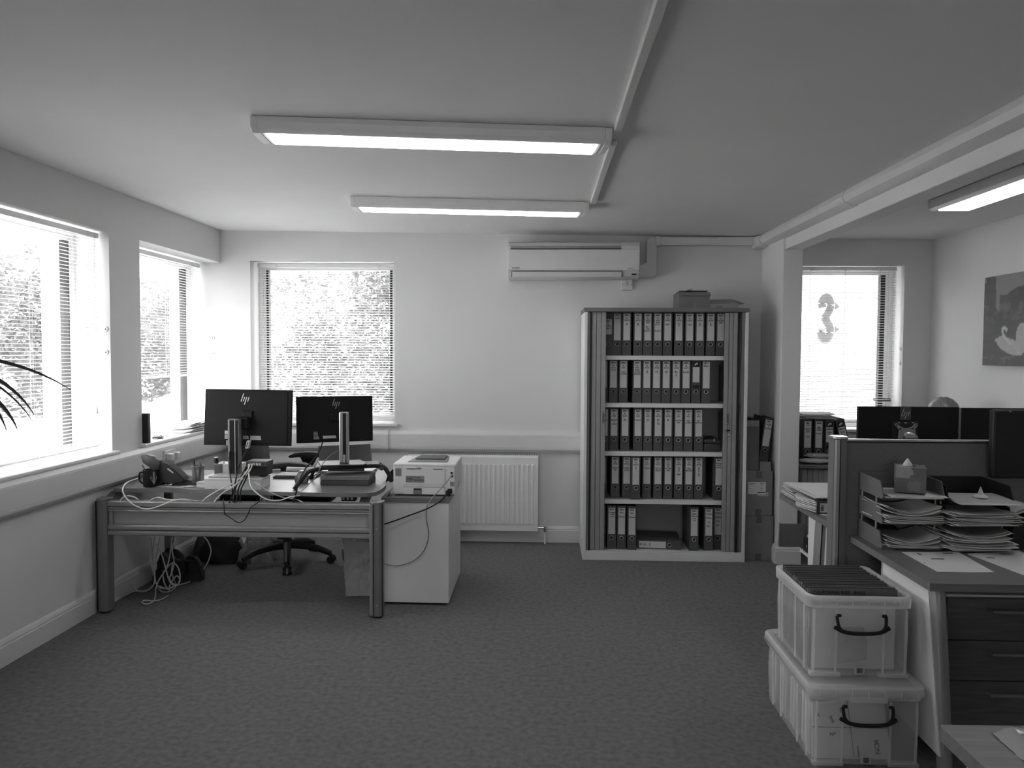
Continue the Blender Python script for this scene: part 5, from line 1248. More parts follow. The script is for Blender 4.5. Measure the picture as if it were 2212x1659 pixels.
# ---- stack of cardboard boxes between cupboard and nib
def cardbox(name, label, x0, x1, y0, y1, z0, z1, mt, tape=True):
    t = thing(name, label, 'box', ((x0 + x1) / 2, (y0 + y1) / 2, z0), group='cardboard boxes stacked beside the cupboard')
    part('box_body', MB().box(x0, x1, y0, y1, z0, z1 - .002, .004), mt, t)
    part('top_flap', MB().box(x0 + .002, (x0 + x1) / 2 - .001, y0 + .002, y1 - .002, z1 - .0018, z1 + .001), mt, t); part('top_flap', MB().box((x0 + x1) / 2 + .001, x1 - .002, y0 + .002, y1 - .002, z1 - .0018, z1 + .001), mt, t)
    for _k in range(1 if tape else 0):
        part('tape', MB().box((x0 + x1) / 2 - .02, (x0 + x1) / 2 + .022, y0 - .0008, y0 + .001, z1 - .05, z1 - .001), 'cardd', t); part('tape', MB().box((x0 + x1) / 2 - .02, (x0 + x1) / 2 + .022, y0 - .0008, y0 + .001, z0 + .001, z0 + .05), 'cardd', t)
    return t
cardbox('cardboard_box', 'plain brown cardboard box at the bottom of the stack by the nib', 1.442, 1.652, 5.50, 5.90, .0, .318, 'card')
c2 = cardbox('cardboard_box', 'brown cardboard box with a white address label, middle of the stack', 1.442, 1.642, 5.505, 5.88, .3195, .640, 'card')
lb_ = part('address_label', MB().box(1.468, 1.592, 5.5028, 5.5052, .475, .562, .0), 'paper', c2)
for i, (a, b_, z) in enumerate(((1.475, 1.515, .550), (1.475, 1.505, .543), (1.552, 1.578, .551), (1.552, 1.575, .540), (1.552, 1.572, .518), (1.556, 1.574, .505), (1.475, 1.492, .515))):
    part('label_print', MB().box(a, b_, 5.5022, 5.503, z, z + .003), 'inkg', lb_)
part('label_barcode', MB().box(1.535, 1.588, 5.5022, 5.503, .485, .492), 'ink', lb_); part('second_label', MB().box(1.535, 1.612, 5.5036, 5.5052, .462, .487), 'paperd', c2)
part('raised_flap', MB().hull([(1.55, 5.51, .640), (1.63, 5.51, .640), (1.55, 5.515, .70), (1.628, 5.515, .70), (1.55, 5.514, .640), (1.63, 5.514, .640), (1.55, 5.519, .70), (1.628, 5.519, .70)]), 'card', c2)
c3 = thing('cardboard_box', 'dark open cardboard box on top of the stack by the cupboard', 'box', (1.49, 5.62, .642), group='cardboard boxes stacked beside the cupboard')
for (a, b_, cc, d) in ((1.442, 1.545, 5.52, 5.524), (1.442, 1.545, 5.80, 5.804), (1.442, 1.446, 5.524, 5.80), (1.541, 1.545, 5.524, 5.80)): part('box_wall', MB().box(a, b_, cc, d, .642, 1.0), 'cardd', c3)
part('box_base', MB().box(1.446, 1.541, 5.524, 5.80, .642, .646), 'cardd', c3); part('front_flap', MB().box(1.446, 1.541, 5.5165, 5.520, .955, 1.0, .001), 'card', c3)
lever_file('dark lever arch file marked Holiday & Sickness, leaning beside the box stack', Matrix.Translation((1.588, 5.56, .705)) @ Matrix.Rotation(math.radians(7), 4, 'Y'), ('2021', 'Holiday', '&', 'Sickness'), None, group='files outside the cupboard', mt='binderd')
bkk = thing('support_box', 'low carton propping the leaning file on the stack', 'box', (1.6, 5.65, .642)); part('carton_body', MB().box(1.555, 1.635, 5.54, 5.84, .642, .703, .002), 'card', bkk)
# ================================================================== desks on the right
TZ = .68
EX = 1.354                                                 # left edge of the desk run
def worktop(t, x0, x1, y0, y1, z=TZ):
    part('worktop', MB().box(x0, x1, y0, y1, z - .003, z), 'wood', t); part('worktop_edge', MB().box(x0, x1, y0, y1, z - .028, z - .003, .001), 'beech', t)
d1 = thing('office_desk', 'grey wood desk carrying the letter trays, near right', 'desk', (2.1, 3.05, 0))
worktop(d1, EX, 2.90, 2.705, 3.40)
part('side_panel', MB().prism([(2.775, .652), (2.665, .085), (3.10, .085), (3.14, .652)], 'x', 1.382, 1.394), 'mel', d1)
lg = part('leg', MB().hull([(1.385, 2.725, .652), (1.424, 2.725, .652), (1.385, 2.80, .652), (1.424, 2.80, .652), (1.388, 2.632, .012), (1.420, 2.632, .012), (1.388, 2.70, .012), (1.420, 2.70, .012)], .010), 'alu', d1, smooth=True)
part('leg_groove', MB().hull([(1.4245, 2.735, .65), (1.4245, 2.75, .65), (1.4265, 2.74, .65), (1.4205, 2.642, .02), (1.4205, 2.655, .02), (1.4225, 2.648, .02)]), 'black', lg)
part('foot', MB().cyl((1.405, 2.665, 0), (1.405, 2.665, .013), .02), 'black', lg)
part('back_leg', MB().box(1.503, 1.525, 3.32, 3.37, 0, .652, .006), 'alu', d1); part('back_leg', MB().box(2.84, 2.88, 3.30, 3.37, 0, .652, .008), 'alud', d1)
part('front_leg', MB().box(2.84, 2.88, 2.75, 2.82, 0, .652, .008), 'alud', d1)
d2 = thing('office_desk', 'grey wood desk beyond the partition with a lying file on it', 'desk', (2.1, 3.95, 0))
worktop(d2, EX, 2.88, 3.475, 4.41)
part('side_panel', MB().box(1.386, 1.400, 3.48, 3.80, .085, .652), 'mel', d2); part('side_panel', MB().box(1.386, 1.400, 3.89, 4.02, .085, .652), 'mel', d2)
lg = part('leg', MB().hull([(1.368, 3.775, .652), (1.41, 3.775, .652), (1.368, 3.885, .652), (1.41, 3.885, .652), (1.362, 3.82, .012), (1.404, 3.82, .012), (1.362, 3.93, .012), (1.404, 3.93, .012)], .012), 'alu', d2, smooth=True)
part('leg_groove', MB().hull([(1.366, 3.776, .65), (1.372, 3.776, .65), (1.369, 3.779, .65), (1.360, 3.822, .02), (1.366, 3.822, .02), (1.363, 3.825, .02)]), 'black', lg)
part('foot', MB().cyl((1.385, 3.875, 0), (1.385, 3.875, .013), .022), 'black', lg)
part('back_leg', MB().box(2.82, 2.86, 3.80, 3.87, 0, .652, .008), 'alud', d2); part('back_leg', MB().box(2.82, 2.86, 4.3, 4.37, 0, .652, .008), 'alud', d2)
# partition screen with its end post
ps = thing('desk_screen', 'grey fabric partition screen with an aluminium end post between the desks', 'partition', (2.0, 3.43, 0))
part('fabric_panel', MB().box(1.338, 2.90, 3.424, 3.452, .40, 1.093, .003), 'fabric', ps)
part('top_trim', MB().box(1.338, 2.90, 3.422, 3.454, 1.0935, 1.103, .002), 'alul', ps); part('trim_shadow_line', MB().box(1.338, 2.90, 3.4225, 3.4535, 1.089, 1.0932), 'black', ps)
pp_ = part('end_post', MB().prism([(1.276, 3.405), (1.285, 3.398), (1.30, 3.396), (1.332, 3.402), (1.336, 3.412), (1.336, 3.466), (1.30, 3.474), (1.276, 3.466)], 'z', .012, 1.104), 'alud', ps, smooth=True)
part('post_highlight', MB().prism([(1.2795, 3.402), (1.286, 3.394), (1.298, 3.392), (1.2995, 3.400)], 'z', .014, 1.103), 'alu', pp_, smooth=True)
part('post_groove', MB().box(1.301, 1.304, 3.395, 3.40, .014, 1.103), 'black', pp_)
part('post_cap', MB().prism([(1.272, 3.405), (1.281, 3.394), (1.30, 3.390), (1.332, 3.396), (1.341, 3.410), (1.341, 3.468), (1.30, 3.478), (1.272, 3.470)], 'z', 1.1045, 1.116, .004), 'alul', pp_)
part('levelling_foot', MB().cyl((1.306, 3.435, 0), (1.306, 3.435, .013), .024), 'black', pp_)
part('foot_bracket', MB().box(1.34, 2.88, 3.43, 3.446, .30, .40), 'alud', ps)
# pedestal of wooden drawers under the near desk
pe = thing('pedestal', 'dark wood three drawer pedestal under the near right desk', 'pedestal', (1.75, 3.0, 0))
fy = 2.80
part('carcass', MB().box(1.468, 2.02, fy + .02, 3.35, .03, .612, .002), 'mel', pe); part('top_board', MB().box(1.462, 2.026, fy + .004, 3.36, .612, .632, .002), 'woodd', pe)
for a, b_ in ((.448, .600), (.300, .444), (.06, .296)):
    dr = part('drawer', MB().box(1.466, 2.022, fy, fy + .019, a, b_, .002), 'woodd', pe)
    zz = b_ - .040
    part('handle', MB().tube([(1.612, fy, zz), (1.612, fy - .026, zz), (1.88, fy - .026, zz), (1.88, fy, zz)], .0065, 8, 1), 'alud', dr)
for xx in (1.50, 1.98):
    for yy in (2.86, 3.30): part('castor', MB().cyl((xx, yy, 0), (xx, yy, .031), .022), 'black', pe)
# filing units seen under the desk edge between post and panel
fu = thing('filing_drawers', 'dark filing unit with a card holder under the desk beyond the partition', 'filing unit', (1.52, 3.9, 0))
part('carcass', MB().box(1.42, 1.62, 3.56, 4.0, 0, .55, .003), 'dark', fu)
dr = part('drawer', MB().box(1.425, 1.615, 3.548, 3.56, .06, .50, .002), 'alud', fu)
part('card_frame', MB().box(1.462, 1.530, 3.543, 3.549, .10, .47, .001), 'black', dr); part('card', MB().box(1.470, 1.522, 3.541, 3.544, .12, .46), 'alu', dr)
du = thing('drawer_cabinet', 'small dark cabinet with a column of knobs under the near desk', 'cabinet', (1.56, 3.2, 0))
part('carcass', MB().box(1.55, 1.66, 3.405, 3.42, .0, .60, .003), 'dark', du)
for k in range(6): part('knob', MB().ball((1.60, 3.400, .12 + .075 * k), .010, seg=10), 'alu', du)

# ---- letter trays
def letter_tray(label, x0, x1, y0, y1, zs, group='letter trays on the near right desk', mt='dark'):
    t = thing('letter_tray', label, 'letter tray', ((x0 + x1) / 2, (y0 + y1) / 2, TZ), group=group)
    for i, z in enumerate(zs):
        o = part('tray', MB().prism([(x0 + .002, y0 + .01), (x0 + .05, y0), (x0 + .08, y0 + .018), (x1 - .08, y0 + .018), (x1 - .05, y0), (x1 - .002, y0 + .01), (x1 - .002, y1), (x0 + .002, y1)], 'z', z + .001, z + .005), mt, t)
        for s, xa in ((1, x0), (-1, x1)):
            part('side_wall', MB().prism([(y0 + .012, z + .001), (y0, z + .012), (y0 + .03, z + .072), (y1, z + .078), (y1, z + .001)], 'x', xa, xa + s * .004), mt, o)
        part('back_wall', MB().box(x0, x1, y1, y1 + .004, z + .001, z + .078), mt, o)
        part('front_lip', MB().box(x0 + .004, x1 - .004, y0 + .012, y0 + .016, z + .001, z + .016), mt, o)
        if i < len(zs) - 1:
            for xx in (x0 + .004, x1 - .004):
                for yy in (y0 + .07, y1 - .02): part('riser_rod', MB().cyl((xx, yy, z + .07), (xx, yy, zs[i + 1] + .004), .004, seg=8), 'alu', o)
    return t
ZA = (TZ, TZ + .103, TZ + .206)
letter_tray('three tier dark letter tray beside the partition post, tissue box on top', 1.388, 1.636, 3.165, 3.395, ZA, mt='tray')
letter_tray('dark letter tray further right, overflowing with papers', 1.652, 1.912, 3.17, 3.40, (TZ, TZ + .103, TZ + .190), mt='black')
def stack(label, cx, cy, w_, d, z, n, seed, step=.0042, bow=.012, spread=.012, skew=.09, droop=0.0, group='paper stacks in the letter trays', mt='paper'):
    t = thing('paper_stack', label, 'papers', (cx, cy, z), group=group)
    r_ = random.Random(seed)
    for i in range(n):
        dx, dy, a = r_.uniform(-spread, spread), r_.uniform(-spread, spread), r_.uniform(-skew, skew)
        e = r_.uniform(.2, 1) * bow * (i + 1) / n; ph_ = r_.uniform(0, 6); fr = r_.uniform(0, 1)
        zz = z + .001 + i * step
        def f(u, v_):
            x, y = (u - .5) * w_, (v_ - .5) * d
            X = x * math.cos(a) - y * math.sin(a) + cx + dx; Y = x * math.sin(a) + y * math.cos(a) + cy + dy
            lift = e * (2 * u - 1) ** 2 + .004 * (i / n) * math.sin(ph_ + 5 * v_) * fr
            return Vector((X, Y, zz + max(-.0 if i == 0 else -.9 * step * i, lift - droop * (1 - v_) ** 2 * (i / n))))
        part('sheet', MB().sheet(f, 8, 5, min(step * .8, .0035)), 'paper' if (i * 7 + seed) % 5 else 'paperd', t)
    return t
stack('papers filling the bottom tier of the tray by the post', 1.512, 3.262, .215, .205, TZ + .0065, 9, 2, step=.0030, bow=.026, skew=.14)
pbk = thing('black_wallet', 'black document wallet leaning on the papers in the bottom tier', 'wallet', (1.46, 3.30, TZ + .06))
part('wallet_cover', MB().hull([(1.400, 3.24, TZ + .066), (1.49, 3.24, TZ + .062), (1.400, 3.36, TZ + .078), (1.48, 3.36, TZ + .094), (1.400, 3.24, TZ + .071), (1.49, 3.24, TZ + .067), (1.400, 3.36, TZ + .083), (1.48, 3.36, TZ + .099)]), 'black', pbk)
stack('thick fanned papers filling the middle tier of the tray by the post', 1.512, 3.255, .222, .215, ZA[1] + .0065, 15, 5, bow=.030, step=.0030, skew=.10)
stack('loose sheets under the tissue box on the top tier', 1.515, 3.255, .222, .21, ZA[2] + .0065, 3, 9, bow=.006, step=.003)
stack('papers spilling from the bottom tier of the right hand tray', 1.772, 3.235, .245, .215, TZ + .0065, 20, 12, step=.0030, bow=.024, spread=.024, skew=.20)
stack('papers spilling from the middle tier of the right hand tray', 1.775, 3.225, .245, .215, TZ + .1095, 17, 14, step=.0029, bow=.014, spread=.024, skew=.20)
tp = stack('white papers lying on top of the right hand tray', 1.79, 3.21, .235, .20, TZ + .197, 4, 19, step=.0035, bow=.003, spread=.008, skew=.06, droop=.01)
single('crumpled_tissue', MB().lathe([(.0, .045), (.006, .03), (.012, .012), (.028, .004), (.03, 0), (0, 0)], (1.80, 3.21, TZ + .2125), 9), 'paper', 'white crumpled tissue on the papers of the right hand tray', 'tissue')
# ---- tissue box
tz = ZA[2] + .022
tbx = thing('tissue_box', 'grey tissue box with a petal print and a tissue poking out', 'tissue box', (1.535, 3.255, tz), math.radians(-23))
L = lambda nm, mb, mt, o=tbx, **k: part(nm, mb, mt, o, local=True, **k)
h_, f_ = .058, -.058
L('carton', MB().box(-h_, h_, f_, -f_, 0, .104, .002), 'tray')
def pet(pts): return MB().prism([(x - h_, z) for x, z in pts], 'y', f_ - .0012, f_ + .001)
L('petal_print', pet([(.003, .060), (.056, .060), (.057, .073), (.069, .076), (.068, .090), (.058, .1035), (.003, .1035)]), 'flower')
L('petal_print', pet([(.046, .014), (.058, .006), (.070, .012), (.082, .004), (.096, .014), (.092, .030), (.100, .044), (.084, .052), (.070, .044), (.056, .050), (.048, .036)]), 'alud')
L('petal_print', MB().prism([(-h_ + .003, f_ + .002), (-h_ + .06, f_ + .002), (-h_ + .072, f_ + .03), (-h_ + .048, f_ + .06), (-h_ + .012, f_ + .06)], 'z', .1035, .1048), 'flower')
L('opening', MB().prism([(.026 * math.cos(a * .5236) - .004, .005 + .030 * math.sin(a * .5236)) for a in range(12)], 'z', .1038, .1054), 'black')
L('tissue', MB().lathe([(.020, 0), (.016, .010), (.009, .020), (.004, .029), (0, .031)], (-.010, 0, .1045), 9), 'paper', smooth=True)
# ---- sheets and wallet on the near desk
def flatsheet(label, pts, z=TZ + .0006, n=1, mt='paper', seed=1, group='sheets lying on the near right desk'):
    a, b_, c_, d = [spot(p[0], p[1], 'z', z) for p in pts]
    def f(u, v_): return (a * (1 - u) + b_ * u) * (1 - v_) + (d * (1 - u) + c_ * u) * v_ + Vector((0, 0, .0006 * math.sin(7 * u + seed)))
    o = single('paper_sheet', MB().sheet(f, 6, 4, .0012), mt, label, 'paper', group=group)
    return o
s1 = flatsheet('printed form lying before the letter tray by the post', [(1948, 1193), (2068, 1192), (2148, 1237), (2025, 1236)])
s2 = flatsheet('second printed form, right of the first on the near desk', [(2090, 1197), (2200, 1190), (2330, 1245), (2250, 1258)])
for s_, pts in ((s1, ((1980, 1195, 1992, 1199), (2035, 1194, 2060, 1196), (1995, 1215, 2000, 1217), (2010, 1206, 2040, 1208))), (s2, ((2160, 1196, 2185, 1198), (2130, 1204, 2150, 1206)))):
    for (a, b_, cc, d) in pts:
        p, q = spot(a, b_, 'z', TZ + .0025), spot(cc, d, 'z', TZ + .0025)
        part('print', MB().box(min(p.x, q.x), max(p.x, q.x), min(p.y, q.y), max(p.y, q.y), TZ + .0018, TZ + .0031), 'inkg', s_)
def curled(label, cx, cy, w_, d, z, hump, n, group='papers on the near right desk', name='paper_stack', rz=0.0):
    t = thing(name, label, 'papers', (cx, cy, z), rz, group=group)
    for i in range(n):
        def f(u, v_):
            x, y = (u - .5) * w_ + .003 * (i % 3), (v_ - .5) * d
            return Vector((x, y, i * .004 + hump * math.sin(math.pi * min(1, max(0, u * 1.15))) ** 1.5))
        part('sheet', MB().sheet(f, 14, 3, .0028), 'paper' if i % 3 else 'paperd', t, local=True)
    return t
bs = thing('wire_basket', 'dark low tray behind the right hand papers, below the dark screen', 'tray', (2.1, 3.28, TZ))
part('tray_base', MB().box(1.93, 2.30, 3.20, 3.395, TZ + .001, TZ + .12, .006), 'blackm', bs); part('tray_lip', MB().box(1.925, 2.305, 3.195, 3.40, TZ + .12, TZ + .128, .003), 'black', bs)
curled('curled papers on the dark tray below the black screen', 2.02, 3.28, .22, .15, TZ + .130, .028, 5)
# monitor at the right edge
mr = thing('monitor', 'black monitor cut by the right edge of the picture, before the partition', 'monitor', (2.18, 3.36, TZ))
part('casing', MB().box(1.922, 2.46, 3.345, 3.385, .948, 1.243, .010), 'black', mr); part('screen_glass', MB().box(1.936, 2.446, 3.3435, 3.347, .966, 1.229), 'black', mr)
part('camera_dot', MB().box(1.985, 1.993, 3.3432, 3.346, 1.233, 1.239), 'alu', mr)
part('stand_pole', MB().box(2.16, 2.22, 3.385, 3.41, TZ + .13, 1.10, .004), 'black', mr); part('stand_base', MB().box(2.07, 2.30, 3.40, 3.42, TZ + .0, TZ + .14, .003), 'black', mr)
# ---- things on the desk beyond the partition
lfb = lever_file('dark lever arch file marked PDQ lying on the desk beyond the post', Matrix.Translation((1.366 + FH, 3.85, TZ + .0325)) @ Matrix.Rotation(-math.pi / 2, 4, 'Y'), ('2021', '', 'PDQ'), None, group='files outside the cupboard', mt='binderd')
pf = thing('loose_pages', 'pages fanning out of the lying file on the desk beyond the post', 'papers', (1.40, 4.0, TZ))
for i in range(9):
    r_ = random.Random(40 + i)
    def f(u, v_): return Vector((1.366 + .004 * r_.random() - .045 * math.sin(math.pi * v_) * (1 - u) + .1 * u, 3.87 + .27 * v_ + .012 * math.sin(i * 1.7), TZ + .005 + i * .0062 + .004 * math.sin(4 * v_ + i)))
    part('sheet', MB().sheet(f, 4, 6, .004), 'paper', pf)
stack('white sheets spread over the lying file and the far end of its desk', 1.53, 4.12, .34, .46, TZ + .0665, 5, 33, step=.002, bow=.004, spread=.02, skew=.06, group='papers on the desk beyond the partition')
stack('low stack of sheets at the far left corner of the desk beyond the post', 1.50, 4.29, .27, .20, TZ + .0005, 6, 37, step=.009, bow=.002, spread=.012, skew=.06, group='papers on the desk beyond the partition')
flatsheet('white sheet sticking out beneath the lying file', [(1770, 1110), (1800, 1109), (1800, 1115), (1778, 1114)], TZ + .0005, group='papers on the desk beyond the partition')
# two monitors with their backs to the viewer
mz = 1.195
def back_monitor(label, x0, x1, y, z0, z1, dx=0):
    t = thing('monitor', label, 'monitor', ((x0 + x1) / 2, y, TZ))
    part('rear_shell', MB().box(x0, x1, y, y + .012, z0, z1, .003), 'screen', t); part('bezel', MB().box(x0, x1, y + .012, y + .024, z0, z1, .003), 'black', t)
    part('screen_glass', MB().box(x0 + .012, x1 - .012, y + .0235, y + .025, z0 + .02, z1 - .012), 'black', t)
    xm = (x0 + x1) / 2 + dx
    part('stand_pole', MB().box(xm - .03, xm + .03, y - .055, y - .03, TZ + .008, z0 + .16, .004), 'alud', t)
    part('pole_arm', MB().box(xm - .03, xm + .03, y - .031, y + .001, z0 + .09, z0 + .15, .003), 'dark', t)
    part('stand_base', MB().box(xm - .12, xm + .12, y - .10, y + .10, TZ + .0005, TZ + .009, .003), 'alud', t)
    return t, xm
m1, xm = back_monitor('black monitor with its back to the viewer and a silver mounting plate', 1.700, 2.228, 4.20, .88, mz)
qa = spot(1957, 893, 'y', 4.195)
part('logo_window', MB().box(qa.x - .028, qa.x + .028, 4.1975, 4.2005, qa.z - .035, qa.z + .035, .0), 'dark', m1)
hp_logo(m1, face_y(qa.x, 4.1972, qa.z - .002), .045)
part('modelled_glint', MB().cyl((qa.x + .008, 4.196, qa.z - .018), (qa.x + .008, 4.199, qa.z - .018), .005, seg=10), 'chrome', m1)  # chrome disc put in for the glossy reflection at the logo
def pm_(px, py): v_ = spot(px, py, 'y', 4.19); return (v_.x, v_.z)
part('plate_recess', MB().prism([pm_(1928, 911), pm_(1984, 911), pm_(1984, 948), pm_(1928, 948)], 'y', 4.193, 4.2), 'black', m1)
mp_ = part('mounting_plate', MB().prism([pm_(1932, 918), pm_(1935, 914), pm_(1940, 918), pm_(1948, 923), pm_(1957, 925), pm_(1968, 923), pm_(1977, 915), pm_(1981, 915), pm_(1982, 919), pm_(1976, 927), pm_(1977, 935), pm_(1982, 944), pm_(1982, 949), pm_(1939, 949), pm_(1942, 930), pm_(1938, 924)], 'y', 4.185, 4.193, .001), 'alul', m1)
for a, b_ in ((1936, 918), (1978, 918), (1943, 926), (1971, 925)):
    x_, z_ = pm_(a, b_); part('screw', MB().cyl((x_, 4.182, z_), (x_, 4.186, z_), .004, seg=10), 'black', mp_)
part('plate_hub', MB().ball((pm_(1962, 938)[0], 4.178, pm_(1962, 940)[1]), .03, (1, .3, .6)), 'alul', mp_, smooth=True)
for a in (1942, 1957, 1973): x_, z_ = pm_(a, 913.5); part('label_mark', MB().box(x_ - .006, x_ + .006, 4.1915, 4.1935, z_ - .002, z_ + .002), 'offw', m1)
back_monitor('second black monitor with its back to the viewer, right of the plated one', 2.240, 2.77, 4.19, .88, mz - .004)
part('edge_trim', MB().box(2.2285, 2.2385, 4.195, 4.22, .89, mz - .004), 'alud', m1)
# ---- low cupboard under the far window, with files
lc = thing('low_cupboard', 'low cupboard with tambour front under the bright far window', 'cupboard', (2.2, 5.7, 0))
lx0, lx1, ly0, ly1, lz = 1.822, 2.72, 5.49, 5.92, .690
part('side_panel', MB().box(lx0, lx0 + .02, ly0, ly1, 0, lz - .026), 'alud', lc); part('side_panel', MB().box(lx1 - .02, lx1, ly0, ly1, 0, lz - .026), 'alud', lc)
part('top_board', MB().box(lx0 - .006, lx1 + .006, ly0 - .012, ly1 + .004, lz - .025, lz, .004), 'beech', lc)
part('carcass', MB().box(lx0 + .02, lx1 - .02, ly0 + .035, ly1 - .002, .05, lz - .026), 'cabin', lc); part('plinth', MB().box(lx0 + .02, lx1 - .02, ly0 + .03, ly1 - .02, 0, .05), 'alud', lc)
nsl = 22; sw_ = (lx1 - lx0 - .044) / nsl
for i in range(nsl): part('slat', MB().box(lx0 + .022 + i * sw_ + .001, lx0 + .022 + (i + 1) * sw_ - .001, ly0 + .014, ly0 + .030, .052, lz - .03, .003), 'tambour', lc)
fz = lz + .0005
def ff(px, y): return spot(px, 930, 'y', y).x
G4 = 'files on the low cupboard'
Y4 = 5.60
lever_file('dark lever arch file on the low cupboard, first from the nib', stand(ff(1745, Y4), Y4, fz), ('MISC', '2016', '', 'General', 'Duty', 'INVS', '', '', 'Old'), None, group=G4, mt='binderd', size=.0125)
lever_file('dark lever arch file on the low cupboard, second from the nib', stand(ff(1769, Y4), Y4, fz), ('BANK', '', 'Main', 'HSBC', 'CARDS', '', 'Receipts'), None, group=G4, mt='binderd', size=.0125)
lever_file('dark lever arch file with a short pasted label, third from the nib', stand(ff(1792, Y4 - .01), Y4 - .01, fz), ('Deferred', 'Duty', 'Dec', 'Jan'), None, group=G4, mt='binderd', short=True, logo=True)
lever_file('dark lever arch file leaning at the right end of the low cupboard', Matrix.Translation((ff(1835, Y4), Y4, fz + .008)) @ Matrix.Rotation(math.radians(-13), 4, 'Y'), ('Deferred', 'Duty', '31 5', '2016'), None, group=G4, mt='binderd', short=True, logo=True)
stack('papers heaped on top of the files on the low cupboard', 1.99, 5.72, .24, .22, fz + .3155, 6, 51, step=.006, bow=.004, spread=.02, skew=.1, group='papers on the low cupboard')
hp2 = thing('paper_packet', 'creased white packets lying in front of the files on the low cupboard', 'packet', (1.96, 5.53, fz))
for k, (zz, ya) in enumerate(((fz + .004, 5.50), (fz + .040, 5.515))):
    part('packet', lumpy(lambda p: p, 'bagp', 60 + k, .22, (1.955 + .02 * k, ya + .04, zz + .018), 1, (.115 - .015 * k, .045, .020)), 'alul' if k else 'offw', hp2)
# ---- under the far desk, beside the nib
sh = thing('low_shelf', 'low white shelf holding a black box file under the far desk', 'shelf', (1.62, 4.5, 0))
part('shelf_board', MB().box(1.545, 1.80, 4.16, 4.62, .296, .312), 'mel', sh); part('shelf_side', MB().box(1.78, 1.80, 4.16, 4.62, 0, .295), 'mel', sh); part('shelf_side', MB().box(1.60, 1.615, 4.20, 4.60, 0, .295), 'mel', sh)
bf = thing('box_file', 'black box file lying on the low white shelf', 'box file', (1.65, 4.4, .3125))
part('box_case', MB().box(1.55, 1.78, 4.20, 4.585, .3125, .395, .006), 'black', bf); part('lid_edge', MB().box(1.565, 1.77, 4.22, 4.56, .396, .412, .002), 'offw', bf)
part('thumb_hole', MB().cyl((1.549, 4.52, .352), (1.552, 4.52, .352), .008, seg=12), 'alu', bf)
gb = thing('grey_board', 'dark grey board propped on the skirting of the wall nib', 'board', (1.73, 5.42, .1265))
part('board', MB().box(1.672, 1.84, 5.412, 5.428, .127, .285, .002), 'alud', gb); part('board_edge', MB().box(1.666, 1.6715, 5.410, 5.4285, .127, .287), 'alu', gb)

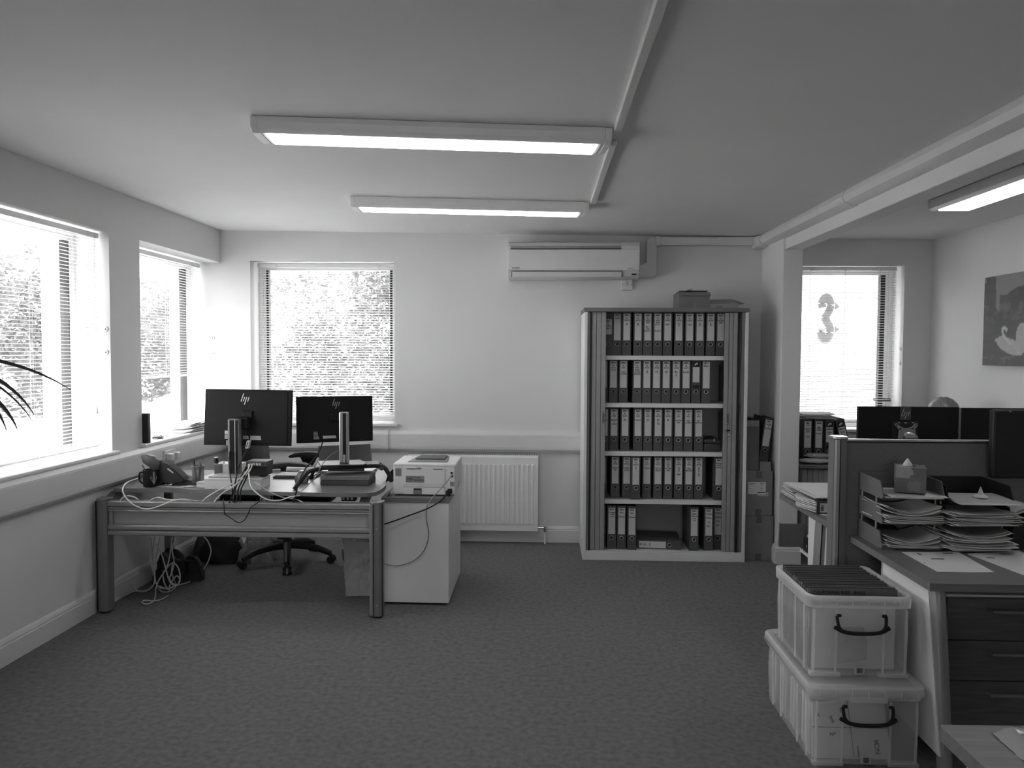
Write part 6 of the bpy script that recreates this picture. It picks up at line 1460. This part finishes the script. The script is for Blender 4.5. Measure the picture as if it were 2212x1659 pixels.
# ---- clear plastic storage boxes
def crate(label, x0, x1, y0, y1, z0, h, taper, lid, group='clear storage boxes stacked by the near desk'):
    t = thing('storage_box', label, 'storage box', ((x0 + x1) / 2, (y0 + y1) / 2, z0), group=group)
    ht = h
    def ringpts(z, ins, rr=.035, n=5):
        a0, a1, b0, b1 = x0 + ins, x1 - ins, y0 + ins, y1 - ins; o = []
        for cx_, cy_, st in ((a1 - rr, b1 - rr, 0), (a0 + rr, b1 - rr, 90), (a0 + rr, b0 + rr, 180), (a1 - rr, b0 + rr, 270)):
            for k in range(n): a = math.radians(st + 90 * k / (n - 1)); o.append((cx_ + rr * math.cos(a), cy_ + rr * math.sin(a), z))
        return o
    def shell(levels, close=True):
        bm = bmesh.new(); R = [[bm.verts.new(p) for p in ringpts(*l)] for l in levels]
        for a, b_ in zip(R, R[1:]):
            for k in range(len(a)): bm.faces.new((a[k], a[(k + 1) % len(a)], b_[(k + 1) % len(a)], b_[k]))
        if close: bm.faces.new(R[0][::-1])
        mb = MB(); mb.b.free(); mb.b = bm; return mb
    zr = z0 + ht
    b = part('box_body', shell([(z0 + .002, taper + .006), (z0 + .008, taper), (z0 + ht * .5, taper * .5), (zr - .045, .010)]), 'frost', t, smooth=True); solidify(b, .0028)
    r = part('rim', shell([(zr - .045, .010), (zr - .043, .001), (zr - .004, 0), (zr, .003), (zr, .010), (zr - .02, .012)], False), 'frostl', t, smooth=True); solidify(r, .002)
    # wall ribs and foot blocks
    fm = (x0 + x1) / 2
    for (a, b_) in ((x0 + .012, x0 + .125), (x1 - .125, x1 - .012)):
        part('foot_block', MB().prism([(a + taper * .3, z0 + .001), (b_, z0 + .001), (b_, z0 + .016), (a + taper * .3, z0 + .016)], 'y', y0 + taper - .006, y0 + taper + .02, .003), 'frostl', t)
    for xx in (x0 + .020 + taper * .5, fm - .085, fm + .085, x1 - .020 - taper * .5):
        part('front_rib', MB().hull([(xx - .003, y0 + taper - .006, z0 + .012), (xx + .003, y0 + taper - .006, z0 + .012), (xx - .003, y0 + taper + .002, z0 + .012), (xx + .003, y0 + taper + .002, z0 + .012), (xx - .003, y0 + .002, zr - .05), (xx + .003, y0 + .002, zr - .05), (xx - .003, y0 + .010, zr - .05), (xx + .003, y0 + .010, zr - .05)]), 'frostl', t)
    for yy in (y0 + .06, y0 + .16, y0 + .36, y1 - .10):
        part('side_rib', MB().hull([(x0 + taper - .004, yy - .004, z0 + .012), (x0 + taper - .004, yy + .004, z0 + .012), (x0 + taper + .003, yy, z0 + .012), (x0 + .004, yy - .004, zr - .05), (x0 + .004, yy + .004, zr - .05), (x0 + .010, yy, zr - .05)]), 'frostl', t)
    for k in range(6):
        xx = x0 + .05 + k * (x1 - x0 - .10) / 5
        part('rim_web', MB().box(xx - .0015, xx + .0015, y0 - .001, y0 + .010, zr - .042, zr - .006), 'frostl', t)
    # black handle hanging on the front
    hz = z0 + ht * .62
    hd_ = part('handle', MB().tube([(fm - .098, y0 - .008, hz + .004), (fm - .06, y0 - .014, hz - .012), (fm, y0 - .016, hz - .016), (fm + .06, y0 - .014, hz - .012), (fm + .098, y0 - .008, hz + .004)], .0075, 8, 6), 'black', t, smooth=True)
    for s in (-1, 1):
        part('handle_arm', MB().tube([(fm + s * .072, y0 - .010, hz - .008), (fm + s * .084, y0 - .010, hz + .010), (fm + s * .088, y0 - .002, hz + .044)], .0058, 8, 4), 'black', hd_, smooth=True)
        part('handle_peg', MB().cyl((fm + s * .088, y0 - .004, hz + .046), (fm + s * .074, y0 - .004, hz + .046), .006, seg=10), 'black', hd_)
    bl = part('barcode_label', MB().box(fm - .018, fm + .018, y0 + taper - .0085, y0 + taper - .004, z0 + .014, z0 + .040), 'offw', t)
    r_ = random.Random(3); xx = fm - .010
    while xx < fm + .012:
        ww = r_.choice((.0008, .0014, .002)); part('bar', MB().box(xx, xx + ww, y0 + taper - .0092, y0 + taper - .0082, z0 + .018, z0 + .036), 'ink', bl); xx += ww + r_.choice((.001, .0016))
    if lid:
        ll = part('lid', shell([(zr - .028, -.008), (zr + .002, -.006), (zr + .008, .0), (zr + .008, .02), (zr + .001, .028)], False), 'frostl', t, smooth=True); solidify(ll, .0022)
        part('lid_panel', MB().box(x0 + .026, x1 - .026, y0 + .026, y1 - .026, zr - .001, zr + .0015), 'frostl', ll)
        for k in range(7):
            xx = x0 + .03 + k * (x1 - x0 - .06) / 6; part('lid_web', MB().box(xx - .0015, xx + .0015, y0 - .0105, y0 - .005, zr - .026, zr + .002), 'frostl', ll)
        part('lid_clip', MB().box(fm - .065, fm + .065, y0 - .014, y0 - .006, zr - .046, zr - .026, .003), 'frostl', ll)
    return t
crate('clear storage box with a lid and papers, at the bottom of the pair', .962, 1.366, 2.735, 3.30, 0, .288, .012, True)
crate('open clear storage box full of folders, on top of the lidded one', .970, 1.352, 2.800, 3.22, .2985, .300, .012, False)
# folders standing in the open box
zf = .308
ORD = 'first second third fourth fifth sixth seventh eighth ninth tenth eleventh twelfth thirteenth fourteenth fifteenth'.split()
for i in range(15):
    y = 2.866 + i * .0215
    r_ = random.Random(70 + i); hh = .296 + r_.uniform(-.006, .004)
    fo_ = thing('hanging_folder', ('dark folder nearest the front of the open box, marked BACS' if i == 0 else 'plain dark folder, %s from the front of the open storage box' % ORD[i]), 'folder', (1.16, y, zf), group='folders standing in the open storage box')
    xr = 1.318 - .004 * (i % 3)
    part('front_cover', MB().box(.998, xr, y, y + .003, zf, zf + hh, .001), 'folder', fo_); part('back_cover', MB().box(.998, xr, y + .0175, y + .0205, zf, zf + hh + .002, .001), 'folder', fo_)
    part('pages', MB().box(1.000, xr - .004, y + .0035, y + .0170, zf, zf + hh - .006), 'alud' if i % 3 else 'folder', fo_)
    if i == 0:
        lettering('CALIFORNIA INSS - BACS', .017, face_y(1.105, y - .0006, zf + hh - .020), 'ink', fo_, .0005)
dv = single('divider_sheet', MB().box(1.004, 1.306, 2.8545, 2.8560, .312, .548), 'white', 'pale sheet standing just inside the front wall of the open box', 'sheet')
# loose leaflet between the folders and the front wall
lf_ = thing('leaflet', 'pale curled leaflet pressed against the front wall of the open box', 'leaflet', (1.16, 2.845, .32))
part('leaflet_sheet', MB().prism([(1.09, .335), (1.20, .352), (1.202, .42), (1.185, .475), (1.09, .47)], 'y', 2.838, 2.8392), 'paperd', lf_)
# papers, envelopes in the lidded box
env = thing('envelope', 'large pale envelope with handwriting inside the lidded box', 'envelope', (1.10, 2.78, .01))
part('envelope_face', MB().hull([(.99, 2.775, .012), (1.27, 2.775, .012), (.985, 2.775, .21), (1.235, 2.775, .24), (.99, 2.79, .012), (1.27, 2.79, .012), (.985, 2.79, .21), (1.235, 2.79, .24)]), 'white', env)
part('fold_line', MB().box(.986, 1.25, 2.7738, 2.7755, .126, .129), 'inkg', env); part('fold_line', MB().hull([(1.135, 2.7738, .02), (1.138, 2.7738, .02), (1.105, 2.7738, .235), (1.108, 2.7738, .235), (1.135, 2.7755, .02), (1.105, 2.7755, .235)]), 'inkg', env)
for k, (tx, x_, z_, s_, rr) in enumerate((('A', 1.005, .165, .02, .1), ('Invs', 1.05, .155, .018, -1.1), ('Mar', 1.085, .185, .016, -1.2), ('Apr', 1.06, .10, .016, .3), ('NCM', 1.225, .06, .024, 1.75))):
    lettering(tx, s_, face_y(x_, 2.7732, z_, 0, rr), 'ink', env, .0009)
part('ink_stroke', MB().hull([(1.152, 2.7732, .02), (1.156, 2.7732, .02), (1.146, 2.7732, .062), (1.150, 2.7732, .062), (1.152, 2.7745, .02), (1.146, 2.7745, .062)]), 'ink', env)
ep = thing('envelope_bundle', 'bundle of envelopes and papers filling the back of the lidded box', 'papers', (1.15, 3.0, .01))
for i in range(10): part('envelope', MB().box(.985 + .004 * (i % 3), 1.25 + .03 * (i % 4) - .02, 2.80 + i * .045, 2.825 + i * .045, .012, .20 + .01 * (i * 7 % 5), .003), 'paper' if i % 3 else 'offw', ep)
# ---- nearest desk, bottom right
d3 = thing('office_desk', 'grey wood desk cutting the bottom right corner of the picture', 'desk', (1.6, 1.2, 0))
part('worktop', MB().prism([(.864, 1.664), (2.6, 1.70), (2.6, .4), (.864, .4)], 'z', TZ - .003, TZ), 'wood', d3); part('worktop_edge', MB().prism([(.864, 1.664), (2.6, 1.70), (2.6, .4), (.864, .4)], 'z', TZ - .036, TZ - .003, .001), 'beech', d3)
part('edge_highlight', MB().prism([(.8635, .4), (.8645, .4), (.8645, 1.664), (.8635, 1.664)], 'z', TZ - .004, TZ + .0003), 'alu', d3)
part('side_panel', MB().box(.886, .902, .5, 1.60, .05, TZ - .037), 'mel', d3)
for yy in (.55, 1.50): part('leg', MB().box(.88, .925, yy, yy + .06, 0, TZ - .037, .008), 'alu', d3)
part('leg', MB().box(2.5, 2.55, 1.5, 1.56, 0, TZ - .037, .008), 'alu', d3); part('leg', MB().box(2.5, 2.55, .55, .61, 0, TZ - .037, .008), 'alu', d3)
# magazine in a plastic sleeve
pbg = thing('plastic_sleeve', 'glossy clear plastic sleeve with white papers on the nearest desk', 'sleeve', (1.06, 1.52, TZ))
pts = [spot(a, b_, 'z', TZ + .004) for a, b_ in ((2142, 1581), (2330, 1570), (2420, 1650), (2212, 1642))]
def sl_(z, k):
    def f(u, v_):
        p = (pts[0] * (1 - u) + pts[1] * u) * (1 - v_) + (pts[3] * (1 - u) + pts[2] * u) * v_
        e = min(u, 1 - u, v_, 1 - v_)
        p.z = z + k * min(1, e * 7) + .006 * k / .02 * (fb(u * 9, v_ * 7, 3) - .4)
        return p
    return f
part('paper_block', MB().sheet(lambda u, v_: sl_(TZ + .0015, 0)(.10 + .86 * u, .08 + .86 * v_), 4, 4, .013), 'paper', pbg)
part('film', MB().sheet(sl_(TZ + .001, .020), 22, 16, .0006), 'bagp', pbg, smooth=True)
# ================================================================== the person working behind the two monitors
hp_ = spot(2052, 860, 'y', 4.98)
PX, PY = hp_.x, 5.04
CROWN = hp_.z
def skin_mesh(name, joints, edges, mt, parent, sub=2):
    me = bpy.data.meshes.new(name)
    me.from_pydata([j[0] for j in joints], edges, [])
    o = link(bpy.data.objects.new(name, me), None)
    sk_ = o.modifiers.new('skin', 'SKIN'); sk_.use_smooth_shade = True
    lay = me.skin_vertices[0].data if len(me.skin_vertices) else None
    if lay is None:
        bm = bmesh.new(); bm.from_mesh(me); bm.verts.layers.skin.verify(); bm.to_mesh(me); bm.free(); lay = me.skin_vertices[0].data
    for i, j in enumerate(joints):
        r = j[1]; lay[i].radius = (r, r) if not isinstance(r, tuple) else r
    lay[0].use_root = True
    sb_ = o.modifiers.new('subsurf', 'SUBSURF'); sb_.levels = sub; sb_.render_levels = sub
    dg = bpy.context.evaluated_depsgraph_get()
    ev = o.evaluated_get(dg)
    m2 = bpy.data.meshes.new_from_object(ev, depsgraph=dg)
    bpy.data.objects.remove(o); bpy.data.meshes.remove(me)
    m2.name = name; m2.materials.clear(); m2.materials.append(M[mt])
    for p in m2.polygons: p.use_smooth = True
    o = link(bpy.data.objects.new(name, m2), parent)
    if parent: o.matrix_basis = wm(parent).inverted()
    return o
HC = CROWN - .115                      # head centre height
def W(x, y, z): return (PX + x, PY + y, z)
SZ = HC - .66                          # seat height of the hips
J = [(W(0, .03, SZ + .08), .115), (W(0, .05, SZ + .24), .115), (W(0, .04, SZ + .40), .125), (W(0, .02, SZ + .49), .07), (W(0, 0, SZ + .545), .048),
     (W(0, -.015, HC - .035), .060), (W(0, -.005, HC + .03), .078), (W(0, .0, HC + .07), .055)]
Ed = [(0, 1), (1, 2), (2, 3), (3, 4), (4, 5), (5, 6), (6, 7)]
hands = []
for s in (-1, 1):
    k = len(J)
    J += [(W(s * .16, .03, SZ + .45), .058), (W(s * .21, .0, SZ + .28), .044), (W(s * .22, -.09, SZ + .20), .040), (W(s * .17, -.24, TZ + .045), .031), (W(s * .15, -.33, TZ + .038), .024), (W(s * .145, -.38, TZ + .036), (.034, .016)), (W(s * .142, -.42, TZ + .034), (.036, .013))]
    Ed += [(2, k), (k, k + 1), (k + 1, k + 2), (k + 2, k + 3), (k + 3, k + 4), (k + 4, k + 5), (k + 5, k + 6)]
    hx = s * .142
    for q, (dx, ln_) in enumerate(((-.027, .058), (-.009, .072), (.009, .068), (.026, .052))):
        n = len(J)
        J += [(W(hx + dx, -.435, TZ + .036), .0085), (W(hx + dx * 1.1, -.435 - ln_ * .5, TZ + .040), .008), (W(hx + dx * 1.15, -.435 - ln_, TZ + .026), .0065)]
        Ed += [(k + 6, n), (n, n + 1), (n + 1, n + 2)]
    n = len(J)
    J += [(W(hx - s * .036, -.385, TZ + .032), .010), (W(hx - s * .055, -.415, TZ + .028), .0085), (W(hx - s * .058, -.442, TZ + .024), .007)]
    Ed += [(k + 5, n), (n, n + 1), (n + 1, n + 2)]
    k2 = len(J)
    J += [(W(s * .09, -.02, SZ + .06), .085), (W(s * .11, -.24, SZ + .07), .072), (W(s * .11, -.42, SZ + .06), .056), (W(s * .11, -.43, SZ - .14), .050), (W(s * .11, -.41, .09), .036), (W(s * .11, -.46, .045), (.038, .03)), (W(s * .115, -.54, .03), (.036, .022))]
    Ed += [(0, k2), (k2, k2 + 1), (k2 + 1, k2 + 2), (k2 + 2, k2 + 3), (k2 + 3, k2 + 4), (k2 + 4, k2 + 5), (k2 + 5, k2 + 6)]
pe_ = skin_mesh('person', J, Ed, 'skin', None)
tag(pe_, 'person with fair hair seated behind the monitors, only the crown showing', 'person')
def cover(name, idx, grow, mt):
    mp2 = {a: i for i, a in enumerate(idx)}
    js = [(J[a][0], (J[a][1] if not isinstance(J[a][1], tuple) else max(J[a][1])) + grow) for a in idx]
    es = [(mp2[a], mp2[b_]) for a, b_ in Ed if a in mp2 and b_ in mp2]
    return skin_mesh(name, js, es, mt, pe_)
per = 7 + 15 + 7
arm = [8, 9, 10, 11]
base2 = 8 + per - 0
n_arm = [8 + i for i in range(4)]
n_arm2 = [a + (7 + 12 + 3 + 7) for a in n_arm]
cover('jumper', [0, 1, 2, 3] + n_arm + n_arm2, .012, 'cloth')
leg1 = [8 + 7 + 12 + 3 + i for i in range(5)]; leg2 = [a + 29 for a in leg1]
cover('trousers', [0] + leg1 + leg2, .010, 'fabd')
for s in (-1, 1):
    part('shoe', MB().hull([W(s * .115 + a, -.44 + b_, c_) for a in (-.042, .042) for b_ in (-.15, .05) for c_ in (.0, .03)] + [W(s * .115 + a, -.44 + .03, .085) for a in (-.035, .035)], .008), 'black', pe_, smooth=True)
# face
for s in (-1, 1):
    e = part('eye', MB().ball(W(s * .031, -.078, HC + .008), .0125, seg=12), 'paper', pe_, smooth=True)
    part('iris', MB().ball(W(s * .031, -.0885, HC + .008), .005, (1, .5, 1), 10), 'ink', e)
    part('eyebrow', MB().tube([W(s * .015, -.090, HC + .026), W(s * .031, -.092, HC + .032), W(s * .047, -.084, HC + .027)], .003, 6, 4), 'hair', pe_)
    part('ear', MB().ball(W(s * .082, .005, HC - .005), .028, (.3, .6, 1), 12), 'skin', pe_, smooth=True)
part('nose', MB().hull([W(0, -.083, HC + .012), W(-.008, -.08, HC + .0), W(.008, -.08, HC + .0), W(0, -.112, HC - .026), W(-.015, -.085, HC - .034), W(.015, -.085, HC - .034)], .002), 'skin', pe_, smooth=True)
part('mouth', MB().tube([W(-.022, -.078, HC - .056), W(0, -.086, HC - .054), W(.022, -.078, HC - .056)], .005, 6, 4, taper=lambda t: .4 + math.sin(math.pi * t) * .7), 'cloth', pe_, smooth=True)
part('chin', MB().ball(W(0, -.05, HC - .085), .032, (1, .9, .8), 12), 'skin', pe_, smooth=True)
# hair: a cap over crown and back with strands combed from the parting
bm = bmesh.new(); bmesh.ops.create_uvsphere(bm, u_segments=40, v_segments=22, radius=1)
for v_ in bm.verts:
    d = v_.co.normalized(); a = math.atan2(d.x, d.z)
    k = 1 + .018 * math.sin(a * 26) * (1 - abs(d.y)) + .012 * math.sin(d.y * 30)
    v_.co = Vector((d.x * .097 * k, d.y * .108 * k + .012, d.z * .118 * k + (.002 if abs(d.x) > .1 else -.003)))
bmesh.ops.delete(bm, geom=[v_ for v_ in bm.verts if v_.co.z < .01 and v_.co.y < .005 or v_.co.z < -.10], context='VERTS')
bmesh.ops.translate(bm, vec=(PX, PY, CROWN - .116), verts=bm.verts)
mb = MB(); mb.b.free(); mb.b = bm
hr = part('hair', mb, 'hair', pe_, smooth=True); solidify(hr, .006)
# chair of the seated person
c2_ = thing('office_chair', 'dark office chair under the person behind the two monitors', 'chair', (PX, PY + .03, 0))
L = lambda nm, mb, mt, o=c2_, **k: part(nm, mb, mt, o, local=True, **k)
L('seat', MB().box(-.23, .23, -.24, .22, SZ - .075, SZ - .015, .025), 'fabd', smooth=True)
L('backrest', MB().box(-.20, .20, .19, .235, SZ + .12, SZ + .46, .02), 'fabd', smooth=True)
L('back_support', MB().tube([(0, .12, SZ - .07), (0, .26, SZ - .05), (0, .255, SZ + .2)], .02, 8, 5), 'black', smooth=True)
L('gas_column', MB().cyl((0, 0, .10), (0, 0, SZ - .07), .025), 'black', smooth=True)
for k in range(5):
    a = math.radians(20 + 72 * k); c_, s_ = math.cos(a), math.sin(a)
    lg = L('base_leg', MB().tube([(0, 0, .11), (c_ * .15, s_ * .15, .10), (c_ * .29, s_ * .29, .065)], .024, 8, 4), 'black', smooth=True)
    part('castor', MB().cyl((c_ * .29 - s_ * .02, s_ * .29 + c_ * .02, .027), (c_ * .29 + s_ * .02, s_ * .29 - c_ * .02, .027), .027, seg=14), 'black', lg, smooth=True, local=True)
